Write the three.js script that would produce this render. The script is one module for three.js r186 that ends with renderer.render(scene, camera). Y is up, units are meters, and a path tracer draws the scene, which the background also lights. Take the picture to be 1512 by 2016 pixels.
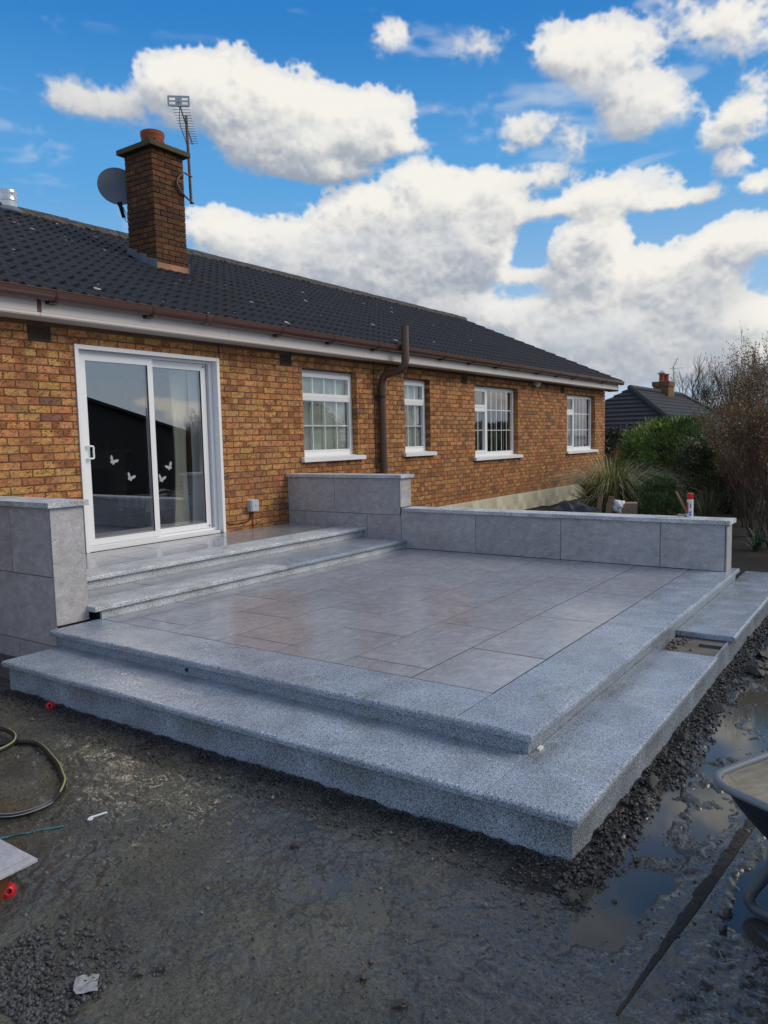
import * as THREE from 'three';
import { mergeGeometries, toCreasedNormals, mergeVertices } from 'three/addons/utils/BufferGeometryUtils.js';

// ---------------------------------------------------------------- camera
const scene = new THREE.Scene();
const camera = new THREE.PerspectiveCamera(67.88, 0.75, 0.05, 3000);
camera.position.set(-2.974, 1.290, 6.787);
camera.lookAt(-2.974 + 8.17, 1.290 - 0.942, 6.787 - 5.689);
camera.rotateZ(THREE.MathUtils.degToRad(-1.27));

// ---------------------------------------------------------------- small maths
const V3 = (x, y, z) => new THREE.Vector3(x, y, z);
const clamp = (x, a = 0, b = 1) => Math.min(b, Math.max(a, x));
const smooth = (a, b, x) => { const t = clamp((x - a) / (b - a)); return t * t * (3 - 2 * t); };
const mix = (a, b, t) => a + (b - a) * t;
function rng(seed) { let s = seed >>> 0; return () => { s = (s + 0x6D2B79F5) >>> 0; let t = s; t = Math.imul(t ^ (t >>> 15), t | 1); t ^= t + Math.imul(t ^ (t >>> 7), t | 61); return ((t ^ (t >>> 14)) >>> 0) / 4294967296; }; }
const HASH = (() => { const r = rng(77), a = new Float32Array(65536); for (let i = 0; i < 65536; i++) a[i] = r(); return a; })();
const PERM = (() => { const r = rng(5), a = new Uint16Array(4096); for (let i = 0; i < 4096; i++) a[i] = Math.floor(r() * 65536); return a; })();
const lat = (x, y, s) => HASH[(PERM[(x + s * 131) & 4095] + PERM[(y + s * 57 + 1013) & 4095] * 7 + x * 31) & 65535];
// value noise in -1..1, repeating every px, py cells when those are set
function vnoise(x, y, s = 0, px = 0, py = px) {
  let x0 = Math.floor(x), y0 = Math.floor(y); const fx = x - x0, fy = y - y0;
  let x1 = x0 + 1, y1 = y0 + 1;
  if (px) { x0 = ((x0 % px) + px) % px; x1 = ((x1 % px) + px) % px; y0 = ((y0 % py) + py) % py; y1 = ((y1 % py) + py) % py; }
  const u = fx * fx * fx * (fx * (fx * 6 - 15) + 10), v = fy * fy * fy * (fy * (fy * 6 - 15) + 10);
  const a = lat(x0, y0, s), b = lat(x1, y0, s), c = lat(x0, y1, s), d = lat(x1, y1, s);
  return (a + (b - a) * u + (c - a) * v + (a - b - c + d) * u * v) * 2 - 1;
}
function fbm(x, y, oct, s = 0, period = 0, gain = 0.5) {
  let a = 1, f = 1, t = 0, n = 0;
  for (let i = 0; i < oct; i++) { t += a * vnoise(x * f, y * f, s + i * 3, period ? period * f : 0); n += a; a *= gain; f *= 2; }
  return t / n;
}

// ---------------------------------------------------------------- sky: air and clouds, given by direction (azimuth, height in degrees)
// azimuth, height, half width, half height, density, how brightly the top is lit
const cloudList = [[-55.1,22.2,3.4,1.4,0.55,0],[-52.2,21.6,3.7,1.2,0.5,0],[-49.4,23.7,2.5,1.8,0.9,1],[-45.9,23,3.6,2.8,1,1],[-41.7,22,4,2.7,1,1],[-38.1,21.2,3.7,2.8,1,1],[-34.6,21.9,2.4,2,1,1],[-36.3,20.5,3.1,1.5,0.9,1],[-41.5,19.8,4.6,1.5,1,1],[-38.8,18.7,2.9,0.7,0.9,1],[-33.7,26.4,1.4,1.3,0.6,0.5],[-27.5,25.8,2.7,1.5,0.4,0.2],[-30.4,22.4,0.7,0.4,0.45,0.3],[-23.6,20.7,3,1.3,0.65,0.5],[-20.8,19.4,1.6,1.2,0.45,0.5],[-25.9,19.5,1,0.5,0.35,0.5],[-20.8,25,3,2.1,0.75,0.8],[-18.4,23.8,3.7,2.8,0.9,0.9],[-15.8,21.2,3.4,2,0.85,0.8],[-13.6,25.5,3.5,1.6,0.55,0.5],[-10.5,24.2,3.1,2.1,0.75,0.6],[-9.2,20.7,2,1.7,0.6,0.5],[-10.7,19.1,2.3,1.7,0.8,0.7],[-10.6,17.1,1.3,0.9,0.7,0.7],[-17.1,20.2,1.9,1.3,0.5,0.5],[-17.4,16.1,3.9,1.7,0.95,1],[-19.4,16,2.7,1,0.7,0.8],[-14.1,15.3,1.9,0.7,0.6,0.7],[-22.2,15.6,1.5,0.7,0.5,0.5],[-12,15.6,1.2,0.6,0.5,0.5],[-8.9,15.8,1.3,0.8,0.7,0.7],[-23.3,17.6,2.7,1,0.5,0.4],[-46.7,15.0,2.7,1.6,0.95,0.9],[-42.4,14.6,3.0,1.5,0.8,0.7],[-36.8,15.2,3.4,2.3,1,1],[-32.7,16.2,3.8,2.6,1,1],[-31.2,18.6,2.6,0.9,0.5,0.4],[-29.1,14.8,3.9,3.2,1,1],[-27.2,13.7,2.1,2,1,1],[-30.6,11.8,4.7,2.6,1,0.8],[-36.6,12,5.8,2.8,0.95,0.6],[-43.2,12.7,4.3,2.1,0.85,0.5],[-27.9,17.1,3.1,1.6,0.8,0.8],[-24.7,15.6,2.1,1.2,0.7,0.6],[-27.7,8.9,4.7,1.4,0.95,0.5],[-31.9,20.1,2.2,0.7,0.35,0.3],[-20.1,12.4,2.6,2.3,1,1],[-18.5,13.6,1.5,1.5,1,1],[-17,10.9,2.3,2,1,1],[-19,9.8,4.1,2.1,1,0.7],[-14,10.1,2.9,1.7,1,0.6],[-24.4,11.4,2.1,0.7,0.6,0.4],[-11.8,11.8,3.4,1.6,0.8,0.9],[-9.6,12.8,2.7,1.4,0.8,0.9],[-10.8,8.5,2.6,2,1,0.1],[-14,7.4,4.9,2,1,0.6],[-18.3,7,5.5,2.1,1,0.6],[-21.8,7.9,4.2,1.8,1,0.5],[-9.2,5.7,4.6,2,1,0.5],[-14.9,4.7,7.3,1.7,1,0.6],[-23.3,5.1,5.4,1.8,1,0.6]];
const sunDir = V3(0.45, 0.57, 0.69).normalize();
// clear air by height in degrees
const airStops = [[0, 0.40, 0.45, 0.50], [8, 0.25, 0.40, 0.575], [18, 0.080, 0.272, 0.54], [28, 0.024, 0.160, 0.43], [50, 0.014, 0.105, 0.33], [90, 0.010, 0.085, 0.29]];
function makeSky(w, h) {
  const r = rng(31), list = cloudList.map(([a, e, x, y, d, l]) => a > -22 && e > 16 ? [a, e, x * 0.95, y * 0.9, d * 0.84, l] : [a, e, x, y, d, l]);
  // low cream clouds that the sliding door mirrors
  list.push([51, 2.9, 1.6, 0.5, 0.8, 1], [48.5, 2.1, 2.2, 0.9, 1, 1], [46, 2.8, 1.5, 0.8, 0.9, 1], [44, 1.8, 2.6, 0.9, 0.9, 1], [41, 1.6, 3, 0.8, 0.8, 1], [55.5, 7.2, 1.6, 0.9, 0.8, 0.9], [53.8, 6.6, 1.2, 0.6, 0.7, 0.9], [51.5, 9.5, 2, 0.4, 0.5, 0.8], [58, 12.5, 5, 1.5, 0.9, 0.9], [50, 15, 6, 1.2, 0.6, 0.7], [38, 6, 3, 0.8, 0.6, 0.8], [62, 4, 4, 1, 0.7, 0.8]);
  // the same kind of sky goes on all round: cumulus in banks, closer together towards the horizon
  for (let k = 0; k < 260; k++) {
    const az = r() * 360 - 180, el = 2 + 70 * Math.pow(r(), 1.5);
    if ((az > -66 && az < -2 && el < 34) || (az > 36 && az < 64 && el < 18)) continue;
    const big = 1.6 + r() * 2.6, n = 4 + Math.floor(r() * 5), flat = el < 12 ? 0.5 : 0.75, d = 0.6 + 0.45 * r(), lit = 0.5 + 0.5 * r(), st = 1 / Math.cos(Math.min(el, 75) * Math.PI / 180);
    for (let i = 0; i < n; i++) { const q = big * (0.6 + 0.7 * r()); list.push([az + (r() - 0.5) * 4.2 * big * st, el + (r() - 0.35) * 1.3 * big, q * 1.25, q * flat, d, lit]); }
  }
  const N = w * h / 2, cov = new Float32Array(N), top = new Float32Array(N), lit = new Float32Array(N);      // the upper half
  const put = (x, y, g, t, l) => { const i = y * w + ((x % w) + w) % w; cov[i] += g; top[i] += g * t; lit[i] += g * l; };
  for (const [az, el, rx, ry, d, l] of list) {
    const c = Math.cos(Math.min(el, 80) * Math.PI / 180), cx = (az / 360 + 0.5) * w, cy = el / 180 * h, px = rx / 360 * w / c * 1.36, py = ry / 180 * h * 1.36;
    for (let y = Math.max(0, Math.floor(cy - py)); y <= Math.min(h / 2 - 1, cy + py); y++) for (let x = Math.floor(cx - px); x <= cx + px; x++) {
      const u = (x - cx) / px, v = (y - cy) / py, q = u * u + v * v;
      if (q < 1) put(x, y, d * Math.pow(1 - q, 1.6) * 1.7, v, l);
    }
  }
  const data = new Float32Array(w * h * 4), dir = V3(0, 0, 0), dens = new Float32Array(N);
  const noise = (az, el) => { const x = az * 0.42, y = el * 0.55; return 0.60 * fbm(x, y, 4, 3, 0, 0.55) + 0.85 * (0.42 - Math.abs(fbm(x * 2.1 + 9, y * 2.1, 5, 21, 0, 0.62))) - 0.05; };
  const relief = new Float32Array(N);
  for (let y = 0; y < h / 2; y++) for (let x = 0; x < w; x++) {
    const i = y * w + x; if (cov[i] < 0.05) { dens[i] = 0; continue; }
    const az = (x / w - 0.5) * 360, el = y / h * 180, n = noise(az * Math.cos(el * Math.PI / 180 * 0.7), el);
    relief[i] = n; dens[i] = Math.min(cov[i], 1.0 + 0.25 * cov[i]) + n * 0.88 - 0.50;
  }
  for (let y = 0; y < h; y++) for (let x = 0; x < w; x++) {
    const el = ((y + 0.5) / h - 0.5) * 180, az = ((x + 0.5) / w - 0.5) * 360, o = (y * w + x) * 4;
    const e = Math.max(0, el); let q = 0; while (q < airStops.length - 2 && e > airStops[q + 1][0]) q++;
    const A0 = airStops[q], A1 = airStops[q + 1], f = smooth(A0[0], A1[0], e) * 0.5 + 0.5 * clamp((e - A0[0]) / (A1[0] - A0[0])); let R = mix(A0[1], A1[1], f), Gc = mix(A0[2], A1[2], f), B = mix(A0[3], A1[3], f);
    dir.set(Math.cos(el * Math.PI / 180) * Math.cos(az * Math.PI / 180), Math.sin(el * Math.PI / 180), Math.cos(el * Math.PI / 180) * Math.sin(az * Math.PI / 180));
    const near = Math.pow(Math.max(0, dir.dot(sunDir)), 6);
    R += 0.16 * near; Gc += 0.13 * near; B += 0.07 * near; 
    if (y >= h / 2) {
      const yy = y - h / 2, i = yy * w + x;
      if (cov[i] > 0.05) {
        const d = dens[i], t = top[i] / cov[i], l = lit[i] / cov[i];
        const a = smooth(-0.06, mix(0.55, 0.24, smooth(-0.5, 0.35, t)) + 0.42 * (1 - l), d) * (0.82 + 0.18 * smooth(0.3, 0.8, d));
        let T = 0, S = 0; for (let k = 1; k <= 9; k++) { const q = dens[Math.min(h / 2 - 1, Math.round(yy + 5.2 * k)) * w + (x + Math.round(3.2 * k)) % w]; if (q > 0) T += Math.min(q, 1.1); if (k <= 3) S += q / 3; }
        let s = 0.22 + 0.64 * Math.exp(-0.155 * T) + 0.34 * t + 0.60 * clamp(d - S, -0.4, 0.5);
        s = clamp(s * (0.45 + 0.55 * l) + 0.12);
        s = s * s * (3 - 2 * s) * 0.7 + s * 0.3;
        const warm = 0.15 * near;
        const cr = mix(0.225, 0.675, s) + warm, cg = mix(0.265, 0.655, s) + warm * 0.8, cb = mix(0.33, 0.61, s) + warm * 0.45;
        const far = 0.35 * Math.exp(-e / 4);
        R = mix(R, mix(cr, 0.60, far), a); Gc = mix(Gc, mix(cg, 0.61, far), a); B = mix(B, mix(cb, 0.61, far), a);
      }
    }
    if (el > 1) { const ws = smooth(0.12, 0.62, fbm(az * 0.10 + 0.5 * vnoise(az * 0.2, el * 0.3, 7), el * 0.42, 5, 41, 0, 0.58)) * 0.42 * smooth(60, 30, el); R = mix(R, 0.56, ws); Gc = mix(Gc, 0.575, ws); B = mix(B, 0.59, ws); }
    if (el < 0) { const k = smooth(0, -12, el); R = mix(R, 0.16, k); Gc = mix(Gc, 0.16, k); B = mix(B, 0.14, k); }
    data[o] = R; data[o + 1] = Gc; data[o + 2] = B; data[o + 3] = 1;
  }
  const t = new THREE.DataTexture(data, w, h, THREE.RGBAFormat, THREE.FloatType);
  t.mapping = THREE.EquirectangularReflectionMapping; t.magFilter = THREE.LinearFilter; t.minFilter = THREE.LinearFilter; t.needsUpdate = true;
  return t;
}
const sky = makeSky(4096, 2048);
scene.background = sky; scene.environment = sky;

// ---------------------------------------------------------------- sun, low and veiled by cloud, over the garden beyond the patio
const sun = new THREE.DirectionalLight(0xfff0dc, 1.4);
sun.position.copy(sunDir).multiplyScalar(60); sun.target.position.set(3, 0, 2);
sun.castShadow = true; sun.shadow.radius = 60; sun.shadow.mapSize.set(4096, 4096);
Object.assign(sun.shadow.camera, { left: -25, right: 25, top: 25, bottom: -25, near: 1, far: 160 });
scene.add(sun, sun.target);

const renderer = new THREE.WebGLRenderer({ antialias: true });
renderer.toneMapping = THREE.LinearToneMapping; renderer.toneMappingExposure = 1.36;
renderer.shadowMap.enabled = true; renderer.shadowMap.type = THREE.PCFSoftShadowMap;

// ---------------------------------------------------------------- textures
function tex(w, h, fn, { srgb = false, repeat } = {}) {
  const d = new Uint8Array(w * h * 4);
  for (let y = 0; y < h; y++) for (let x = 0; x < w; x++) {
    const c = fn(x / w, y / h, x, y), o = (y * w + x) * 4;
    if (typeof c === 'number') { d[o] = d[o + 1] = d[o + 2] = clamp(c) * 255; } else { d[o] = clamp(c[0]) * 255; d[o + 1] = clamp(c[1]) * 255; d[o + 2] = clamp(c[2]) * 255; }
    d[o + 3] = 255;
  }
  const t = new THREE.DataTexture(d, w, h, THREE.RGBAFormat);
  t.wrapS = t.wrapT = THREE.RepeatWrapping; t.magFilter = THREE.LinearFilter; t.minFilter = THREE.LinearMipmapLinearFilter; t.generateMipmaps = true;
  if (srgb) t.colorSpace = THREE.SRGBColorSpace;
  if (repeat) t.repeat.set(repeat, repeat);
  t.needsUpdate = true;
  return t;
}
const lin = (r, g, b) => new THREE.Color().setRGB(r, g, b);
const std = (color, roughness = 0.7, more = {}) => new THREE.MeshStandardMaterial({ color, roughness, metalness: 0, ...more });

// granite: speckled grains of white, grey and black, 1 m across the texture
const granTex = tex(1024, 1024, (u, v) => {
  const a = vnoise(u * 340, v * 340, 1, 340), b = vnoise(u * 420, v * 420, 9, 420), c = fbm(u * 6, v * 6, 3, 4, 6), d = vnoise(u * 200, v * 200, 15, 200);
  let k = 0.63 + 0.07 * c + 0.11 * a;
  if (b > 0.44) k -= 0.26; if (b < -0.5) k += 0.13; if (d > 0.64) k -= 0.14;
  const st = 0.05 * smooth(0.25, 0.6, fbm(u * 5, v * 5, 4, 17, 5)); return [k * 0.985 - st * 0.6, k - st * 0.8, k * 1.02 - st * 1.25];
}, { srgb: true });
const granBump = tex(512, 512, (u, v) => 0.5 + 0.5 * vnoise(u * 200, v * 200, 3, 200) * 0.7 + 0.15 * vnoise(u * 90, v * 90, 5, 90));
const granRough = tex(512, 512, (u, v) => { const n = fbm(u * 4, v * 4, 4, 8, 4); return 0.55 + 0.5 * n + 0.12 * vnoise(u * 128, v * 128, 2, 128); });
// riven slate-look porcelain, 2 m across
const slateH = (u, v) => {
  const w = 0.07 * fbm(u * 4 + 3, v * 4, 3, 40, 4), s = fbm((u + w) * 6, (v + w * 2) * 14, 5, 50, 0);
  return s;
};
const slateTex = tex(1024, 1024, (u, v) => {
  const a = fbm(u * 4, v * 4, 5, 60, 4), w = 0.1 * fbm(u * 3, v * 3, 4, 66, 3), vein = Math.abs(fbm((u + w) * 5, (v - w) * 8, 4, 70, 0)), f = vnoise(u * 300, v * 300, 71, 300);
  let k = 0.545 + 0.05 * a + 0.04 * f + 0.030 * fbm(u * 26, v * 80, 4, 75, 0, 0.6) + 0.055 * fbm((u + 0.5 * v) * 30 + 2 * w, (v - 0.4 * u) * 38, 4, 76, 0, 0.6);
  k += 0.035 * smooth(0.03, 0.0, vein) * smooth(-0.2, 0.4, a); k += 0.07 * smooth(0.10, 0.0, Math.abs(fbm((u + v * 0.5) * 3 + w, (v - u * 0.55) * 26 + w * 6, 4, 77, 0))) * smooth(0.0, 0.5, fbm(u * 5, v * 5, 2, 78, 5));
  const red = 0.02 * fbm(u * 3 + 5, v * 3, 3, 80, 3);
  return [k + red * 0.5, k - 0.002, k + 0.003 - red * 0.3];
}, { srgb: true });
const slateBump = tex(1024, 1024, (u, v) => 0.5 + 0.34 * fbm(u * 34 + 0.8 * fbm(u * 6, v * 6, 2, 52, 6), v * 70, 4, 50, 0, 0.6) + 0.12 * vnoise(u * 240, v * 240, 6, 240));
const slateRough = tex(512, 512, (u, v) => 0.80 + 0.42 * fbm(u * 4 + fbm(u * 3, v * 3, 2, 92), v * 12, 4, 90, 0) + 0.10 * vnoise(u * 90, v * 90, 91, 90));
// fired brick faces: 8 x 16 different bricks, buff with dark bark-like cracks, some red-brown, a few nearly black
const brickTone = (() => {
  const r = rng(12), list = [];
  for (let i = 0; i < 128; i++) {
    const kind = i < 62 ? 0 : i < 104 ? 1 : 2;
    const j = () => 1 + 0.12 * (r() - 0.5), base = kind === 0 ? [0.745, 0.545, 0.338] : kind === 1 ? [0.635, 0.44, 0.278] : [0.515, 0.375, 0.29];
    list.push({ kind, base: base.map((c) => c * j()), split: r(), side: r() < 0.5, half: r() < (kind === 0 ? 0.42 : 0.35), crack: 0.5 + r() });
  }
  return list;
})();
const brickAt = (u, v) => { const cx = Math.floor(u * 8), cy = Math.floor(v * 16); return [brickTone[cy * 8 + cx], u * 8 - cx, v * 16 - cy, cy * 8 + cx]; };
const brickCrack = (a, b, i) => { const x = a * 3.3, y = b, w = 0.35 * fbm(x * 2 + i * 7, y * 3, 3, 100); return Math.abs(fbm(x * 1.6 + i * 11.3 + w, y * 4.2 + w * 2 + i * 3.1, 4, 110)); };
const brickTex = tex(1024, 1024, (u, v) => {
  const [t, a, b, i] = brickAt(u, v), n = fbm(a * 6 + i * 5, b * 3 + i, 4, 120), c = brickCrack(a, b, i);
  let [r, g, bl] = t.base;
  if (t.half) { const q = smooth(-0.12, 0.12, (t.side ? a - 0.35 - 0.4 * t.split : 0.35 + 0.4 * t.split - a) + 0.12 * n); const o = t.kind === 0 ? [0.61, 0.395, 0.235] : t.kind === 1 ? [0.725, 0.51, 0.30] : [0.57, 0.385, 0.25]; r = mix(r, o[0], q); g = mix(g, o[1], q); bl = mix(bl, o[2], q); }
  let k = 1 + 0.16 * n - (t.kind === 0 ? 0.55 : 0.28) * t.crack * smooth(0.085, 0.0, c) - 0.13 * smooth(0.2, 0.03, c);
  const e = Math.min(a * 3.3, (1 - a) * 3.3, b, 1 - b) + 0.07 * n; const rim = smooth(0.16, 0.0, e);
  k *= 1 - 0.10 * rim; r *= k; g *= k * (1 - 0.06 * rim); bl *= k * (1 - 0.08 * rim);
  return [r, g, bl];
}, { srgb: true });
const brickBump = tex(1024, 1024, (u, v) => { const [t, a, b, i] = brickAt(u, v); return 0.62 + 0.22 * fbm(a * 9 + i, b * 4, 3, 130) - 0.4 * smooth(0.06, 0, brickCrack(a, b, i)); });
for (const t of [slateTex, slateBump, slateRough]) t.repeat.set(0.5, 0.5);
const grain = tex(512, 512, (u, v) => 0.5 + 0.3 * fbm(u * 24, v * 24, 4, 140, 24) + 0.2 * vnoise(u * 160, v * 160, 141, 160));
const blotch = tex(512, 512, (u, v) => { const k = 0.86 + 0.16 * fbm(u * 5, v * 5, 5, 150, 5) + 0.05 * vnoise(u * 128, v * 128, 151, 128); return [k, k, k]; }, { srgb: true });
const roofTex = tex(512, 512, (u, v) => {
  const a = fbm(u * 8, v * 8, 4, 160, 8), f = vnoise(u * 128, v * 128, 161, 128), g = fbm(u * 5 + 2, v * 5, 4, 165, 5);
  let k = 0.205 + 0.04 * a + 0.03 * f; const moss = smooth(0.25, 0.5, g);
  return [k + 0.012 * moss, k + 0.006 + 0.016 * moss, k + 0.02 - 0.03 * moss];
}, { srgb: true });
const mudTex = tex(1024, 1024, (u, v) => {
  const a = fbm(u * 6, v * 6, 5, 170, 6), f = vnoise(u * 256, v * 256, 171, 256), g = vnoise(u * 110, v * 110, 172, 110);
  const k = 0.80 + 0.14 * a + 0.09 * f + (g > 0.6 ? 0.10 : 0) - (g < -0.65 ? 0.16 : 0);
  return [k, k * 0.99, k * 0.97];
}, { srgb: true });
// the yard's mud, 4 m across: smooth where a film of water lies, gritty between
const wetAt = (x, z) => { const n = fbm(x * 2.4 + 7, z * 2.4, 4, 190) + 0.35 * fbm(x * 9, z * 9, 3, 193); return clamp(0.70 + 0.95 * n + 0.50 * smooth(0.65, 0.1, Math.hypot((x + 1.0) / 0.75, (z - 5.35) / 1.3)) - 0.25 * smooth(-1.3, -1.8, x) * smooth(4.3, 4.7, z) + 0.85 * smooth(5.90, 6.0, z) * smooth(-0.7, -0.2, x)); };
const mudBump = tex(2048, 2048, (u, v) => { const x = u * 4 - 2.3, z = v * 4 + 2.9, d = 1 - 0.80 * smooth(0.35, 0.75, wetAt(x, z)); return 0.5 + d * (0.26 * fbm(x * 16, z * 16, 4, 180) + 0.22 * vnoise(x * 110, z * 110, 181) + 0.14 * vnoise(x * 230, z * 230, 182)); });
const mudRough = tex(1024, 1024, (u, v) => { const x = u * 4 - 2.3, z = v * 4 + 2.9; return mix(0.78, 0.24, smooth(0.25, 0.75, wetAt(x, z))) + 0.07 * vnoise(x * 120, z * 120, 191); });
for (const t of [mudBump, mudRough]) { t.repeat.set(0.25, 0.25); t.offset.set(2.3 / 4, -2.9 / 4); }
const woodTex = tex(256, 512, (u, v) => { const g = fbm(u * 14 + 0.6 * fbm(u * 3, v * 2, 3, 200), v * 1.6, 4, 201), k = 0.82 + 0.2 * g; return [k, k * 0.97, k * 0.93]; }, { srgb: true });

const M = {
  granite: std(lin(0.90, 1.03, 1.19), 0.42, { map: granTex, bumpMap: granBump, bumpScale: 0.0012, roughnessMap: granRough }),
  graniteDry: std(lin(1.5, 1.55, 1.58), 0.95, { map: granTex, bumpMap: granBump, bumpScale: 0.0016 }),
  slate: std(lin(1.18, 1.25, 1.36), 0.19, { map: slateTex, bumpMap: slateBump, bumpScale: 0.0012, roughnessMap: slateRough }),
  slateWall: std(lin(1.52, 1.53, 1.56), 0.7, { map: slateTex, bumpMap: slateBump, bumpScale: 0.003 }),
  paveGrout: std(lin(0.016, 0.017, 0.019), 0.95),
  grout: std(lin(0.035, 0.035, 0.037), 0.85, { map: blotch }),
  concrete: std(lin(0.20, 0.185, 0.165), 0.9, { map: blotch, bumpMap: grain, bumpScale: 0.004 }),
  mortar: std(lin(0.215, 0.122, 0.068), 0.95, { map: blotch, bumpMap: grain, bumpScale: 0.003 }),
  brick: std(lin(1, 1, 1), 0.85, { map: brickTex, bumpMap: brickBump, bumpScale: 0.004 }),
  chimneyBrick: std(lin(0.31, 0.30, 0.33), 0.95, { map: brickTex, bumpMap: brickBump, bumpScale: 0.004 }),
  roof: std(lin(0.40, 0.44, 0.54), 0.7, { map: roofTex, bumpMap: grain, bumpScale: 0.003 }),
  ridge: std(lin(2.0, 1.9, 1.8), 0.95, { map: roofTex, bumpMap: grain, bumpScale: 0.006 }),
  pvcWhite: std(lin(0.86, 0.88, 0.90), 0.32),
  sill: std(lin(0.80, 0.82, 0.85), 0.55),
  fascia: std(lin(0.70, 0.65, 0.625), 0.5),
  soffit: std(lin(0.55, 0.53, 0.51), 0.7),
  brownPvc: std(lin(0.110, 0.058, 0.048), 0.20),
  brownPipe: std(lin(0.105, 0.062, 0.044), 0.4),
  darkPvc: std(lin(0.045, 0.025, 0.02), 0.5),
  cream: std(lin(0.84, 0.80, 0.60), 0.9, { map: blotch, bumpMap: grain, bumpScale: 0.004 }),
  vent: std(lin(0.06, 0.048, 0.04), 0.8),
  lead: std(lin(0.20, 0.25, 0.33), 0.55, { map: blotch }),
  apron: std(lin(0.52, 0.27, 0.15), 0.85, { map: blotch }),
  terracotta: std(lin(0.40, 0.115, 0.055), 0.85, { map: blotch }),
  capstone: std(lin(0.115, 0.095, 0.055), 0.95, { map: blotch, bumpMap: grain, bumpScale: 0.006 }),
  steel: std(lin(0.62, 0.64, 0.66), 0.3, { metalness: 0.9 }),
  alu: std(lin(0.42, 0.43, 0.45), 0.45, { metalness: 0.7 }),
  rust: std(lin(0.20, 0.12, 0.10), 0.7, { map: blotch }),
  dish: std(lin(0.13, 0.17, 0.22), 0.5),
  black: std(lin(0.012, 0.012, 0.013), 0.5),
  glass: new THREE.MeshPhysicalMaterial({ color: lin(1, 1, 1), roughness: 0, metalness: 0, transmission: 1, thickness: 0, ior: 2.55 }),
  rubber: std(lin(0.016, 0.016, 0.016), 0.45),
};

// ---------------------------------------------------------------- geometry
class Geo {                                             // quads and boxes with uv in metres, flat normals
  constructor() { this.p = []; this.n = []; this.t = []; this.i = []; this.c = null; }
  quad(a, b, c, d, uv) {
    const k = this.p.length / 3, ux = b[0] - a[0], uy = b[1] - a[1], uz = b[2] - a[2], vx = d[0] - a[0], vy = d[1] - a[1], vz = d[2] - a[2];
    let nx = uy * vz - uz * vy, ny = uz * vx - ux * vz, nz = ux * vy - uy * vx; const l = Math.hypot(nx, ny, nz) || 1; nx /= l; ny /= l; nz /= l;
    if (!uv) {
      const m = Math.abs(nx) > Math.abs(ny) && Math.abs(nx) > Math.abs(nz) ? 0 : Math.abs(ny) > Math.abs(nz) ? 1 : 2;
      uv = [a, b, c, d].map((q) => m === 0 ? [q[2], q[1]] : m === 1 ? [q[0], q[2]] : [q[0], q[1]]);
    }
    [a, b, c, d].forEach((q, j) => { this.p.push(...q); this.n.push(nx, ny, nz); this.t.push(...uv[j]); });
    this.i.push(k, k + 1, k + 2, k, k + 2, k + 3); return this;
  }
  box(x0, x1, y0, y1, z0, z1) {
    this.quad([x0, y0, z1], [x1, y0, z1], [x1, y1, z1], [x0, y1, z1]); this.quad([x1, y0, z0], [x0, y0, z0], [x0, y1, z0], [x1, y1, z0]);
    this.quad([x1, y0, z1], [x1, y0, z0], [x1, y1, z0], [x1, y1, z1]); this.quad([x0, y0, z0], [x0, y0, z1], [x0, y1, z1], [x0, y1, z0]);
    this.quad([x0, y1, z1], [x1, y1, z1], [x1, y1, z0], [x0, y1, z0]); this.quad([x0, y0, z0], [x1, y0, z0], [x1, y0, z1], [x0, y0, z1]); return this;
  }
  build(du = 0, dv = 0) {
    const g = new THREE.BufferGeometry(), t = du || dv ? this.t.map((q, j) => q + (j % 2 ? dv : du)) : this.t;
    g.setAttribute('position', new THREE.Float32BufferAttribute(this.p, 3)); g.setAttribute('normal', new THREE.Float32BufferAttribute(this.n, 3)); g.setAttribute('uv', new THREE.Float32BufferAttribute(t, 2)); g.setIndex(this.i); return g;
  }
}
const boxG = (x0, x1, y0, y1, z0, z1) => new Geo().box(x0, x1, y0, y1, z0, z1).build();
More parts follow.
